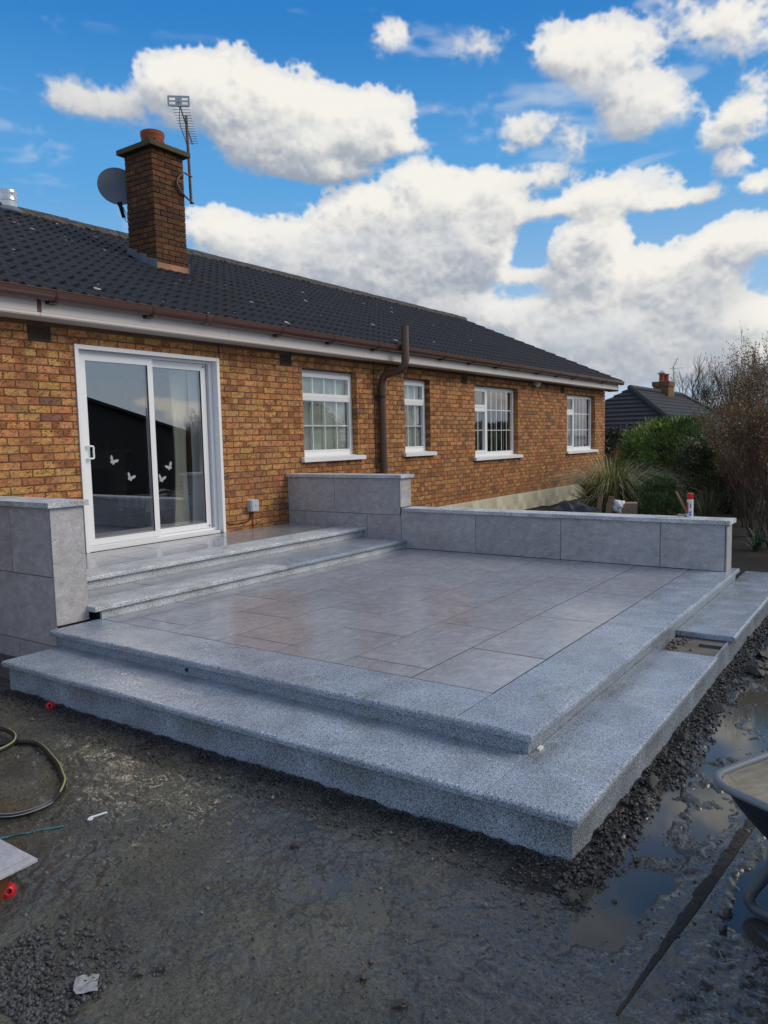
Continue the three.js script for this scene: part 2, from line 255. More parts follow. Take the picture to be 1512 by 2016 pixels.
// a slab whose edges are rounded, each side by its own radius: [x0, x1, z0, z1]
function slabG(x0, x1, yTop, t, z0, z1, r = [0.002, 0.002, 0.002, 0.002], rv = 0.012, du = 0, dv = 0) {
  const steps = rv < 0.003 ? 1 : 6, ring = [];
  for (let k = 0; k <= steps; k++) { const a = k / steps * Math.PI / 2; ring.push([1 - Math.sin(a), yTop - t + rv * (1 - Math.cos(a)) * 0.6]); }
  for (let k = 0; k <= steps; k++) { const a = k / steps * Math.PI / 2; ring.push([1 - Math.cos(a), yTop - rv * (1 - Math.sin(a))]); }
  const p = [], uv = [], idx = [], R = ring.map(([i, y]) => [[x0 + i * r[0], y, z1 - i * r[3]], [x1 - i * r[1], y, z1 - i * r[3]], [x1 - i * r[1], y, z0 + i * r[2]], [x0 + i * r[0], y, z0 + i * r[2]]]);
  const add = (q, u, v) => { p.push(...q); uv.push(u + du, v + dv); return p.length / 3 - 1; };
  for (let k = 0; k < R.length - 1; k++) for (let s = 0; s < 4; s++) {
    const a = R[k][s], b = R[k][(s + 1) % 4], c = R[k + 1][(s + 1) % 4], d = R[k + 1][s], al = s % 2 === 0 ? 0 : 2;
    const i = add(a, a[al], a[1]); add(b, b[al], b[1]); add(c, c[al], c[1]); add(d, d[al], d[1]); idx.push(i, i + 1, i + 2, i, i + 2, i + 3);
  }
  const T = R[R.length - 1], i = add(T[0], T[0][0], T[0][2]); add(T[1], T[1][0], T[1][2]); add(T[2], T[2][0], T[2][2]); add(T[3], T[3][0], T[3][2]); idx.push(i, i + 1, i + 2, i, i + 2, i + 3);
  const Bm = R[0], j = add(Bm[3], Bm[3][0], Bm[3][2]); add(Bm[2], Bm[2][0], Bm[2][2]); add(Bm[1], Bm[1][0], Bm[1][2]); add(Bm[0], Bm[0][0], Bm[0][2]); idx.push(j, j + 1, j + 2, j, j + 2, j + 3);
  const g = new THREE.BufferGeometry(); g.setAttribute('position', new THREE.Float32BufferAttribute(p, 3)); g.setAttribute('uv', new THREE.Float32BufferAttribute(uv, 2)); g.setIndex(idx);
  return toCreasedNormals(g, 0.12);
}
// a bar along x, y or z with chamfered long edges
function barG(x0, x1, y0, y1, z0, z1, c = 0.003) {
  const g = new THREE.BufferGeometry(), hx = (x1 - x0) / 2, hy = (y1 - y0) / 2, hz = (z1 - z0) / 2; c = Math.min(c, hx * 0.45, hy * 0.45, hz * 0.45);
  const s = new THREE.Shape([[-hx + c, -hy], [hx - c, -hy], [hx, -hy + c], [hx, hy - c], [hx - c, hy], [-hx + c, hy], [-hx, hy - c], [-hx, -hy + c]].map((q) => new THREE.Vector2(...q)));
  const e = new THREE.ExtrudeGeometry(s, { depth: 2 * hz - 2 * c, bevelEnabled: true, bevelThickness: c, bevelSize: -c * 0.9, bevelOffset: 0, bevelSegments: 1, curveSegments: 1 });
  e.translate((x0 + x1) / 2, (y0 + y1) / 2, z0 + c); return e;
}
const tubeG = (pts, r, seg = 40, rad = 10, closed = false) => new THREE.TubeGeometry(new THREE.CatmullRomCurve3(pts.map((q) => V3(...q)), closed, 'centripetal'), seg, r, rad, closed);
const rodG = (a, b, r, r2 = r, n = 10) => { const A = V3(...a), B = V3(...b), g = new THREE.CylinderGeometry(r2, r, A.distanceTo(B), n, 1); g.applyQuaternion(new THREE.Quaternion().setFromUnitVectors(V3(0, 1, 0), B.clone().sub(A).normalize())); g.translate((A.x + B.x) / 2, (A.y + B.y) / 2, (A.z + B.z) / 2); return g; };
const latheG = (pts, n = 24) => new THREE.LatheGeometry(pts.map((q) => new THREE.Vector2(...q)), n);
const merge = (list) => mergeGeometries(list.map((g) => { const q = g.index ? g.toNonIndexed() : g; for (const k of Object.keys(q.attributes)) if (!['position', 'normal', 'uv'].includes(k)) q.deleteAttribute(k); return q; }));
function rockG(r, seed) { let g = lump(r, seed, 2, 0.5); const p = g.attributes.position, q = rng(seed); for (let k = 0; k < 7; k++) { const n = V3(q() - 0.5, q() - 0.3, q() - 0.5).normalize(), d = r * (0.45 + 0.25 * q()); for (let i = 0; i < p.count; i++) { const s = p.getX(i) * n.x + p.getY(i) * n.y + p.getZ(i) * n.z - d; if (s > 0) p.setXYZ(i, p.getX(i) - n.x * s, p.getY(i) - n.y * s, p.getZ(i) - n.z * s); } } return toCreasedNormals(g, 0.35); }
function lump(r, seed, sub = 2, rough = 0.25) {           // an uneven stone
  const g = mergeVertices((() => { const q = new THREE.IcosahedronGeometry(1, sub); q.deleteAttribute('normal'); q.deleteAttribute('uv'); return q; })()), p = g.attributes.position;
  for (let i = 0; i < p.count; i++) { const x = p.getX(i), y = p.getY(i), z = p.getZ(i), k = 1 + rough * (vnoise(x * 1.6 + seed * 3.7, y * 1.6 + z * 1.3, seed) + 0.5 * vnoise(x * 3.7 - z, y * 3.7 + seed, seed + 2)); p.setXYZ(i, x * k * r, y * k * r * 0.7, z * k * r * 0.9); }
  g.computeVertexNormals(); const uv = []; for (let i = 0; i < p.count; i++) uv.push(p.getX(i), p.getY(i) + p.getZ(i)); g.setAttribute('uv', new THREE.Float32BufferAttribute(uv, 2)); return g;
}

// ---------------------------------------------------------------- naming
const taken = new Map();
function numbered(name) { const n = taken.get(name) ?? 0; taken.set(name, n + 1); return n ? `${name}_${String(n).padStart(3, '0')}` : name; }
function thing(name, label, category, [x, y, z] = [0, 0, 0], turn = 0, group) {
  const o = new THREE.Group(); o.name = numbered(name); o.position.set(x, y, z); o.rotation.y = turn; o.userData = { label, category }; if (group) o.userData.group = group; scene.add(o); return o;
}
function part(name, g, m, parent, extra) { const o = new THREE.Mesh(g, /slab|paving_tile|cladding_tile|roof_tile$/.test(name) ? anyTone(m) : m); o.name = name; if (extra) Object.assign(o.userData, extra); parent.add(o); return o; }
function solo(name, label, category, g, m, group) { const o = new THREE.Mesh(g, m); o.name = numbered(name); o.userData = { label, category }; if (group) o.userData.group = group; scene.add(o); return o; }
function struct(name, g, m) { const o = g ? new THREE.Mesh(g, m) : new THREE.Group(); o.name = numbered(name); o.userData.kind = 'structure'; scene.add(o); return o; }
const pgroup = (name, parent) => { const o = new THREE.Group(); o.name = name; parent.add(o); return o; };
const GROUND = -0.31;
// slabs and tiles come in slightly different tones
const toned = (m, n, seed) => { const r = rng(seed), o = [m]; for (let i = 1; i < n; i++) { const q = m.clone(), k = 1 + 0.085 * (r() - 0.5) * 2, h = 1 + 0.02 * (r() - 0.5); q.color.setRGB(m.color.r * k * h, m.color.g * k, m.color.b * k / h); o.push(q); } return o; };
const tones = new Map(); for (const k of ['granite', 'graniteDry', 'slate', 'slateWall', 'roof']) tones.set(M[k], toned(M[k], 5, 300 + k.length));
const toneR = rng(606), anyTone = (m) => tones.has(m) ? tones.get(m)[Math.floor(toneR() * 5)] : m;

// ================================================================ SETTING: the ground, one sheet, finely worked where the builders' yard lies in front of the steps
const puddles = [
  [[-0.73, 5.98], [-0.48, 5.96], [-0.32, 5.96], [-0.24, 6.01], [-0.16, 6.12], [-0.24, 6.16], [-0.39, 6.16], [-0.46, 6.18], [-0.65, 6.16], [-0.79, 6.07]],
  [[-0.17, 5.98], [0.10, 5.95], [0.40, 5.95], [0.72, 5.97], [0.80, 6.06], [0.66, 6.16], [0.45, 6.23], [0.14, 6.20], [-0.09, 6.13]],
  [[-0.42, 6.28], [-0.28, 6.25], [-0.01, 6.32], [0.14, 6.33], [0.40, 6.36], [1.0, 6.42], [1.0, 6.9], [-0.6, 6.9], [-0.50, 6.47], [-0.46, 6.38]],
  [[-0.56, 5.86], [-0.36, 5.90], [-0.12, 5.90], [0.10, 5.89], [0.50, 5.94], [0.30, 6.0], [-0.15, 5.98], [-0.46, 6.0], [-0.75, 5.99], [-0.84, 5.95]],
  [[-0.88, 4.63], [-0.83, 5.07], [-0.78, 5.37], [-0.70, 5.62], [-0.70, 5.86], [-0.90, 5.95], [-1.02, 5.60], [-1.12, 5.20], [-1.10, 4.80]],
  [[0.85, 5.98], [1.4, 5.97], [2.2, 6.0], [2.6, 6.1], [2.4, 6.35], [1.6, 6.4], [0.8, 6.34], [0.75, 6.2]],
  [[-1.05, 3.4], [-0.85, 3.7], [-0.95, 4.2], [-1.2, 4.3], [-1.3, 3.9]],
];
const depths = [0.021, 0.018, 0.032, 0.019, 0.010, 0.018, 0.006];
function inPoly(P, x, z) { // signed distance to a polygon, positive inside
  let d = 1e9, inside = false;
  for (let i = 0, j = P.length - 1; i < P.length; j = i++) {
    const [xi, zi] = P[i], [xj, zj] = P[j], ex = xj - xi, ez = zj - zi, wx = x - xi, wz = z - zi, t = clamp((wx * ex + wz * ez) / (ex * ex + ez * ez));
    d = Math.min(d, Math.hypot(wx - ex * t, wz - ez * t));
    if ((zi > z) !== (zj > z) && x < (xj - xi) * (z - zi) / (zj - zi) + xi) inside = !inside;
  }
  return inside ? d : -d;
}
const segD = (x, z, ax, az, bx, bz) => { const ex = bx - ax, ez = bz - az, t = clamp(((x - ax) * ex + (z - az) * ez) / (ex * ex + ez * ez)); return [Math.hypot(x - ax - ex * t, z - az - ez * t), t]; };
function groundAt(x, z) {
  let h = GROUND + 0.010;
  if (x < -3.2 || x > 6 || z < 1.4 || z > 9) {
    h += 0.02 * fbm(x * 0.7, z * 0.7, 3, 300);
    if (x > 20) h -= 1.3 * smooth(20, 29, x);
    if (x > 4.9 && z < 9) h += 0.02 * fbm(x * 3, z * 3, 4, 305) ;
    return h;
  }
  h += 0.006 * fbm(x * 2.2, z * 2.2, 3, 310) + 0.006 * fbm(x * 9, z * 9, 3, 320);
  const rough = smooth(-0.25, 0.35, fbm(x * 2.6 + 4, z * 2.6, 3, 330)), right = smooth(-0.9, -0.1, x) * smooth(5.7, 6.0, z);
  h += (0.003 + 0.007 * rough) * fbm(x * 30, z * 30, 4, 340, 0, 0.6) + 0.034 * right * fbm(x * 10, z * 16, 4, 345, 0, 0.6) + 0.0018 * vnoise(x * 95, z * 95, 350);
  for (let k = 0; k < puddles.length; k++) {
    const P = puddles[k]; if (x < P[0][0] - 1.9 || x > P[0][0] + 2.4) continue;
    const q = inPoly(P, x, z); if (q > -0.12) h -= depths[k] * smooth(-0.05, 0.045, q + 0.03 * fbm(x * 14, z * 14, 3, 360 + k));
  }
  // spoil kicked up against the steps
  const e1 = -0.37 - x, e2 = z - 5.80;
  if (z < 5.9 && e1 > -0.1) h += (-0.004 + 0.012 * fbm(x * 22, z * 22, 3, 370)) * Math.exp(-Math.max(0, e1) / 0.07);
  if (x > -0.5 && e2 > -0.1) h += (-0.002 + 0.018 * fbm(x * 20, z * 20, 3, 371)) * Math.exp(-Math.max(0, e2) / 0.07);
  // the cut running along the slab edge
  const [d, t] = segD(x, z, 0.45, 6.31, -0.98, 6.175);
  const bank = GROUND + 0.009 + 0.006 * fbm(x * 14, z * 14, 4, 381); if (d < 0.15) h = mix(h, bank, smooth(0.13, 0.045, d + 0.05 * fbm(x * 9, z * 9, 4, 383)));
  return h;
}
{
  const axis = (parts) => { const a = []; for (const [from, to, n] of parts) for (let i = 0; i < n; i++) a.push(from + (to - from) * i / n); a.push(parts[parts.length - 1][1]); return a; };
  const X = axis([[-600, -60, 6], [-60, -8, 12], [-8, -2.3, 20], [-2.3, 1.3, 380], [1.3, 3.2, 80], [3.2, 12, 90], [12, 40, 28], [40, 100, 6], [100, 600, 6]]);
  const Z = axis([[-600, -60, 6], [-60, -6, 12], [-6, 1.9, 40], [1.9, 4.0, 130], [4.0, 6.9, 310], [6.9, 12, 30], [12, 60, 16], [60, 600, 8]]);
  const p = [], uv = [], col = [], idx = [], nx = X.length, nz = Z.length;
  for (const z of Z) for (const x of X) {
    p.push(x, groundAt(x, z), z); uv.push(x, z);
    const a = fbm(x * 1.7, z * 1.7, 4, 400), b = fbm(x * 7, z * 7, 3, 410), olive = clamp(0.5 + 0.9 * a + 0.35 * b - 0.75 * smooth(-1.5, -0.4, x + (z - 5) * 0.5));
    let r = mix(0.080, 0.128, olive), g = mix(0.088, 0.125, olive), bl = mix(0.092, 0.090, olive);
    const pale = smooth(0.2, 0.5, fbm(x * 3 + 9, z * 3, 4, 420)) * 0.5; r += pale * 0.03; g += pale * 0.03; bl += pale * 0.025;
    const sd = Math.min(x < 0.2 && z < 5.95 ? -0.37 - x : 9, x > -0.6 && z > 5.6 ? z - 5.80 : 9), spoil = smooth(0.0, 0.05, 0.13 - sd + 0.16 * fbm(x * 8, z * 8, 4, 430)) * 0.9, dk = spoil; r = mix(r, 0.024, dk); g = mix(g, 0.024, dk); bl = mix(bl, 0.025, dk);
    if (x > 4.9) { const s = smooth(4.9, 5.2, x); r = mix(r, 0.020 + 0.008 * b, s); g = mix(g, 0.016 + 0.006 * b, s); bl = mix(bl, 0.012, s); }
    if (Math.abs(x) > 14 || z < -6 || z > 14) { r = 0.045; g = 0.07; bl = 0.025; }
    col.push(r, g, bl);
  }
  for (let j = 0; j < nz - 1; j++) for (let i = 0; i < nx - 1; i++) { const a = j * nx + i; idx.push(a, a + nx, a + 1, a + 1, a + nx, a + nx + 1); }
  const g = new THREE.BufferGeometry();
  g.setAttribute('position', new THREE.Float32BufferAttribute(p, 3)); g.setAttribute('uv', new THREE.Float32BufferAttribute(uv, 2)); g.setAttribute('color', new THREE.Float32BufferAttribute(col, 3)); g.setIndex(idx); g.computeVertexNormals();
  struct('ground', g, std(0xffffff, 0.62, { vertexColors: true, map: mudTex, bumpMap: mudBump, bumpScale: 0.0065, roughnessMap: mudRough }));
  // standing water: one level, showing wherever the ground dips below it
  const water = new THREE.Shape([[-2.2, -4.3], [-0.36, -4.3], [-0.36, -5.79], [2.8, -5.79], [2.8, -6.95], [-2.2, -6.95]].map((q) => new THREE.Vector2(...q)));
  const wg = new THREE.ShapeGeometry(water); wg.rotateX(-Math.PI / 2); wg.translate(0, GROUND - 0.003, 0);
  struct('puddle_water', wg, new THREE.MeshPhysicalMaterial({ color: lin(0.070, 0.070, 0.060), roughness: 0.045, metalness: 0, ior: 1.5 }));
}
// loose gravel and stone chips: nobody could count them
function gravel(name, label, n, seed, color, spot, size) {
  const g = lump(1, seed, 0, 0.3), im = new THREE.InstancedMesh(g, std(color, 0.5, {}), n), r = rng(seed), m = new THREE.Matrix4(), q = new THREE.Quaternion(), e = new THREE.Euler(), c = new THREE.Color();
  for (let i = 0; i < n; i++) {
    const [x, z] = spot(r), s = size(r);
    e.set(r() * 6, r() * 6, r() * 6); q.setFromEuler(e); m.compose(V3(x, groundAt(x, z) + s * 0.25, z), q, V3(s * (0.8 + 0.6 * r()), s, s * (0.8 + 0.5 * r()))); im.setMatrixAt(i, m);
    const k = 0.55 + 0.9 * r(); c.setRGB(k, k * (0.97 + 0.05 * r()), k * (0.94 + 0.1 * r())); im.setColorAt(i, c);
  }
  im.name = numbered(name); im.userData = { kind: 'stuff', label, category: 'gravel' }; scene.add(im);
}
gravel('gravel_bank', 'black wet gravel spilled against the side riser of the lower step', 20000, 501, lin(0.035, 0.036, 0.038), (r) => [-0.375 - 0.26 * Math.pow(r(), 2.2), 1.9 + 4.1 * r()], (r) => 0.0018 + 0.008 * Math.pow(r(), 7));
gravel('gravel_bank', 'black wet gravel heaped along the front riser by the puddles', 12000, 502, lin(0.032, 0.034, 0.038), (r) => [-0.55 + 5.2 * Math.pow(r(), 1.3), 5.805 + 0.19 * Math.pow(r(), 1.8)], (r) => 0.0016 + 0.013 * Math.pow(r(), 8));
gravel('gravel', 'fine grey grit scattered over the wet mud of the yard', 4500, 503, lin(0.085, 0.085, 0.08), (r) => { for (;;) { const x = -2.1 + 2.6 * r(), z = 2.3 + 4.4 * r(); if (x > -0.42 && z < 5.9) continue; if (fbm(x * 3, z * 3, 3, 510) + 0.35 * r() > 0.12) return [x, z]; } }, (r) => 0.0018 + 0.0045 * Math.pow(r(), 3));
gravel('gravel', 'scattered mixed pebbles bedded in the wet mud of the yard', 150, 505, lin(0.11, 0.108, 0.10), (r) => { for (;;) { const x = -2.0 + 2.6 * r(), z = 2.6 + 4.0 * r(); if (x > -0.45 && z < 5.92) continue; return [x, z]; } }, (r) => 0.004 + 0.012 * Math.pow(r(), 4));
gravel('gravel', 'coarse dark chippings in the bottom corner beside the board', 1500, 504, lin(0.055, 0.056, 0.06), (r) => [-1.95 + 0.4 * r() * r(), 4.45 + 0.45 * r()], (r) => 0.004 + 0.008 * Math.pow(r(), 2));
// the straight cut along the edge of the old concrete, packed with black soil: one clean side, one ragged
{
  const g = new Geo(), n = 150, A = [0.62, 6.326], B = [-1.02, 6.171], L = Math.hypot(B[0] - A[0], B[1] - A[1]), ux = (B[0] - A[0]) / L, uz = (B[1] - A[1]) / L, P = (t, k) => { const w = [-0.020, -0.012, 0.004, 0.020 + 0.010 * fbm(t * 40, 3, 3, 461)][k] * (1 - 0.75 * smooth(0.55, 1, t)), x = mix(A[0], B[0], t) - uz * w, z = mix(A[1], B[1], t) + ux * w; return [x, groundAt(x, z) + [0.003, 0.004, 0.005, 0.003][k] + (k % 3 ? 0.006 * fbm(x * 60, z * 60, 3, 462) : 0), z]; };
  for (let i = 0; i < n; i++) for (let k = 0; k < 3; k++) g.quad(P(i / n, k), P(i / n, k + 1), P((i + 1) / n, k + 1), P((i + 1) / n, k));
  const m = std(lin(0.026, 0.024, 0.022), 0.85, { bumpMap: grain, bumpScale: 0.004 }); m.side = THREE.DoubleSide; const o = struct('soil_filled_cut', g.build(), m);
}
// dug soil of the garden bed beyond the low wall
{
  const g = new THREE.PlaneGeometry(27, 11.5, 130, 90), p = g.attributes.position; g.rotateX(-Math.PI / 2); g.translate(18.4, 0, 3.4);
  const uv = []; for (let i = 0; i < p.count; i++) { const x = p.getX(i), z = p.getZ(i), e = Math.min(x - 4.9, z + 2.35, 9.15 - z); p.setY(i, groundAt(x, z) - 0.05 * smooth(0.3, 0, e) + 0.035 * smooth(0, 0.3, e) * (1 + fbm(x * 2.2, z * 2.2, 4, 470)) + 0.012 * vnoise(x * 9, z * 9, 475)); uv.push(x, z); }
  g.setAttribute('uv', new THREE.Float32BufferAttribute(uv, 2)); g.computeVertexNormals(); struct('garden_bed', g, std(lin(0.022, 0.016, 0.011), 1, { map: blotch, bumpMap: grain, bumpScale: 0.03 }));
}

// ================================================================ SETTING: the patio, its steps and landing
const pr = rng(900), gu = () => pr() * 0.9;
// porcelain paving: a tile of its own for each piece
function tile(parent, x0, x1, y, z0, z1, m = M.slate) { const j = 0.0042; if (x1 - x0 < 0.03 || z1 - z0 < 0.03) return; part('paving_tile', slabG(x0 + j, x1 - j, y + (pr() - 0.5) * 0.0012, 0.014, z0 + j, z1 - j, [0.0015, 0.0015, 0.0015, 0.0015], 0.0015, -x0 + pr() * 0.95, -z0 + pr() * 1.4), m, parent); }
function paveRow(parent, z0, z1, xs, y, m) { for (let i = 0; i < xs.length - 1; i++) tile(parent, xs[i], xs[i + 1], y, z0, z1, m); }
const NOSE = 0.014;
{
  const patio = struct('patio');
  part('patio_base', merge([boxG(0.36, 4.79, -0.45, -0.0016, 0.02, 1.80), boxG(0.055, 4.79, -0.45, -0.0016, 1.8005, 5.42)]), M.paveGrout, patio);
  const L = 0.41, xw = 4.551, A = [0.59, 1.575, 2.57, 3.57], B = [1.12, 2.11, 3.10, 4.10];
  const rows = [[1.84, 2.045, B], [2.045, 2.555, A], [2.555, 3.065, B], [3.065, 3.57, A], [3.57, 4.077, B], [4.077, 4.585, A], [4.585, 5.078, B.map((x) => x - 0.02)]];
  for (const [z0, z1, J] of rows) paveRow(patio, z0, z1, [L, ...J, xw], 0);
  // granite edging with a rounded nose
  const edge = (x0, x1, z0, z1, r, name = 'edging_slab') => part(name, slabG(x0, x1, 0, 0.040, z0, z1, r, 0.016, gu(), gu()), M.granite, patio);
  const s = 0.0016;
  edge(0, L - 0.002, 1.806, 3.688, [0.02, s, 0.004, s]); edge(0, L - 0.002, 3.691, 5.079, [0.02, s, s, s]);
  edge(0, 2.139, 5.082, 5.470, [0.02, s, s, 0.02]); edge(2.142, 2.668, 5.082, 5.470, [s, s, s, 0.02]); edge(2.671, 4.82, 5.082, 5.470, [s, 0.01, s, 0.02]);
  part('riser_slab', boxG(0.040, 0.0545, -0.30, -0.041, 1.83, 5.437), M.granite, patio);
  part('riser_slab', boxG(0.0548, 2.55, -0.30, -0.041, 5.4205, 5.437), M.granite, patio); part('riser_slab', boxG(2.553, 4.80, -0.30, -0.041, 5.4205, 5.4365), M.granite, patio);
  part('drain_plug', (() => { const g = new THREE.CylinderGeometry(0.013, 0.013, 0.006, 14); g.rotateZ(Math.PI / 2); g.translate(0.0385, -0.075, 3.2); return g; })(), M.black, patio);
}
// lower granite step, wrapping round the corner
{
  const t = struct('lower_step'); const s = 0.0016, y = -0.109;
  const slab = (x0, x1, z0, z1, r) => part('tread_slab', slabG(x0, x1, y, 0.040, z0, z1, r, 0.016, gu(), gu()), M.granite, t);
  slab(-0.397, 0.039, 1.882, 3.80, [0.02, s, 0.006, s]); slab(-0.397, 0.039, 3.8025, 5.4365, [0.02, s, s, s]);
  slab(-0.397, 2.030, 5.4385, 5.828, [0.02, 0.006, s, 0.02]); slab(2.585, 4.70, 5.4385, 5.828, [0.004, s, s, 0.02]); slab(4.7025, 5.35, 5.4385, 5.828, [s, 0.006, s, 0.02]);
  part('riser_slab', boxG(-0.360, -0.345, -0.32, -0.150, 1.91, 5.790), M.granite, t);
  part('riser_slab', boxG(-0.3445, 2.548, -0.32, -0.150, 5.776, 5.790), M.granite, t); part('riser_slab', boxG(2.551, 5.30, -0.32, -0.150, 5.776, 5.790), M.granite, t);
  // the bed of the slab that is not laid yet
  part('mortar_bed', merge([boxG(-0.34, 2.03, -0.45, -0.152, 5.446, 5.775), boxG(2.585, 5.30, -0.45, -0.152, 5.446, 5.775), boxG(2.03, 2.585, -0.45, -0.156, 5.446, 5.62), boxG(2.03, 2.38, -0.45, -0.1565, 5.62, 5.775), boxG(2.47, 2.585, -0.45, -0.1565, 5.62, 5.775), boxG(2.38, 2.47, -0.45, -0.21, 5.62, 5.775), boxG(-0.344, 0.03, -0.45, -0.152, 1.92, 5.44)]), M.concrete, t);
  const r = rng(77), crumbs = []; for (let i = 0; i < 60; i++) { const q = lump(0.006 + 0.014 * r() * r(), 20 + i % 5, 1); q.translate(2.05 + 0.5 * r(), -0.15, 5.46 + 0.16 * r() * r()); crumbs.push(q); }
  part('mortar_crumbs', merge(crumbs), M.concrete, t, { kind: 'stuff' });
}
// the step up to the landing
{
  const t = struct('door_step'); const s = 0.0016, y = 0.106;
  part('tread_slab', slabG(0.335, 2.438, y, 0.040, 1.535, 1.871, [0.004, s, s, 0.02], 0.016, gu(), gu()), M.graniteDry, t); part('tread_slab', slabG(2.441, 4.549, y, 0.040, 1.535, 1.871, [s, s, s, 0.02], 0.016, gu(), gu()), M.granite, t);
  paveRow(t, 1.22, 1.533, [0.36, 1.12, 2.12, 3.12, 4.549], y, M.slate);
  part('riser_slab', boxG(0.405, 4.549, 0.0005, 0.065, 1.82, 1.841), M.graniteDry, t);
  part('step_base', merge([boxG(0.41, 4.549, -0.01, 0.1044, 1.2, 1.819)]), M.paveGrout, t);
}
{
  const t = struct('door_landing'); const s = 0.0016, y = 0.223;
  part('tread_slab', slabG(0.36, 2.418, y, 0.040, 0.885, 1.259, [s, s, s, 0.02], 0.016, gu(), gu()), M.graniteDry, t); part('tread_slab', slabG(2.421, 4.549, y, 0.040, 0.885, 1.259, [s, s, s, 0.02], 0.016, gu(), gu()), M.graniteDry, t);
  paveRow(t, 0.385, 0.883, [0.36, 1.535, 2.52, 3.555, 4.549], y); paveRow(t, 0.02, 0.383, [0.36, 1.07, 2.07, 3.10, 4.03, 4.549], y);
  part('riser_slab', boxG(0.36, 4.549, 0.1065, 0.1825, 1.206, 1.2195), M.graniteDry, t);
  part('landing_base', boxG(0.36, 4.549, 0.0, 0.2214, 0.005, 1.2055), M.paveGrout, t);
}
// ================================================================ garden walls clad in the same tile under granite copings
function cladX(parent, x, z0, z1, y0, y1, face = -1) {      // a tile on a face across x
  const j = 0.003, d = 0.012, g = new Geo(), xa = face < 0 ? x : x - d, xb = face < 0 ? x + d : x; g.box(xa, xb, y0 + j, y1 - j, z0 + j, z1 - j);
  part('cladding_tile', g.build(-z0 + pr() * 0.95, -y0 + pr() * 1.4), M.slateWall, parent);
}
function cladZ(parent, z, x0, x1, y0, y1) { const g = new Geo().box(x0, x1, y0, y1, z - 0.012, z); part('cladding_tile', g.build(-x0 + 0.3 + pr() * 0.5, -y0 + pr()), M.slateWall, parent); }
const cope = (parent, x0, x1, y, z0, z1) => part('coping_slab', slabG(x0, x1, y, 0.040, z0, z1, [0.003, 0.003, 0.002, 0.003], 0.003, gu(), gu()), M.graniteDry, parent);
{
  const t = thing('garden_wall', 'short tile clad wall with granite coping standing beside the sliding door', 'wall');
  part('wall_core', boxG(0.105, 0.339, -0.4, 0.858, 0.005, 1.747), M.grout, t);
  cladX(t, 0.09, 1.222, 1.747, 0.357, 0.857); cladX(t, 0.09, 0.222, 1.222, 0.357, 0.857); cladX(t, 0.09, 0.01, 0.222, 0.357, 0.857);
  cladX(t, 0.09, 0.75, 1.747, -0.152, 0.357); cladX(t, 0.09, 0.01, 0.75, -0.152, 0.357); cladX(t, 0.09, 1.245, 1.80, -0.36, -0.152); cladX(t, 0.09, 0.245, 1.245, -0.36, -0.152);
  cladZ(t, 1.761, 0.09, 0.352, 0.004, 0.857); cladX(t, 0.352, 0.8, 1.747, 0.002, 0.857, 1); cladX(t, 0.352, 0.01, 0.8, 0.002, 0.857, 1);
  cope(t, 0.058, 0.384, 0.900, 0.70, 1.793); cope(t, 0.058, 0.384, 0.900, 0.006, 0.698);
}
{
  const t = thing('garden_wall', 'taller tile clad wall with granite coping joining the house below the bathroom window', 'wall');
  part('wall_core', boxG(4.568, 4.766, -0.4, 0.830, 0.005, 1.776), M.grout, t);
  cladX(t, 4.553, 0.786, 1.776, 0.392, 0.829); cladX(t, 4.553, 0.006, 0.786, 0.392, 0.829); cladX(t, 4.553, 0.006, 0.297, 0.0, 0.392); cladX(t, 4.553, 0.297, 1.29, 0.0, 0.392); cladX(t, 4.553, 1.29, 1.790, 0.0, 0.392);
  cladZ(t, 1.790, 4.553, 4.783, 0.485, 0.829); cladX(t, 4.783, 0.006, 0.9, -0.3, 0.829, 1); cladX(t, 4.783, 0.9, 1.776, -0.3, 0.829, 1);
  cope(t, 4.521, 4.815, 0.872, 0.006, 1.02); cope(t, 4.521, 4.815, 0.872, 1.022, 1.822);
}
{
  const t = thing('garden_wall', 'long low tile clad wall with granite coping along the far side of the patio', 'wall');
  part('wall_core', boxG(4.568, 4.768, -0.4, 0.4405, 1.792, 5.385), M.grout, t);
  let z = 1.792; for (const q of [2.79, 3.79, 4.80, 5.385]) { cladX(t, 4.553, z, q, 0.001, 0.439); cladX(t, 4.783, z, q, -0.3, 0.439, 1); z = q; }
  cladZ(t, 5.400, 4.562, 4.783, 0.002, 0.439);
  z = 1.824; for (const q of [2.43, 3.43, 4.43, 5.432]) { cope(t, 4.521, 4.815, 0.481, z + 0.001, q - 0.001); z = q; }
}

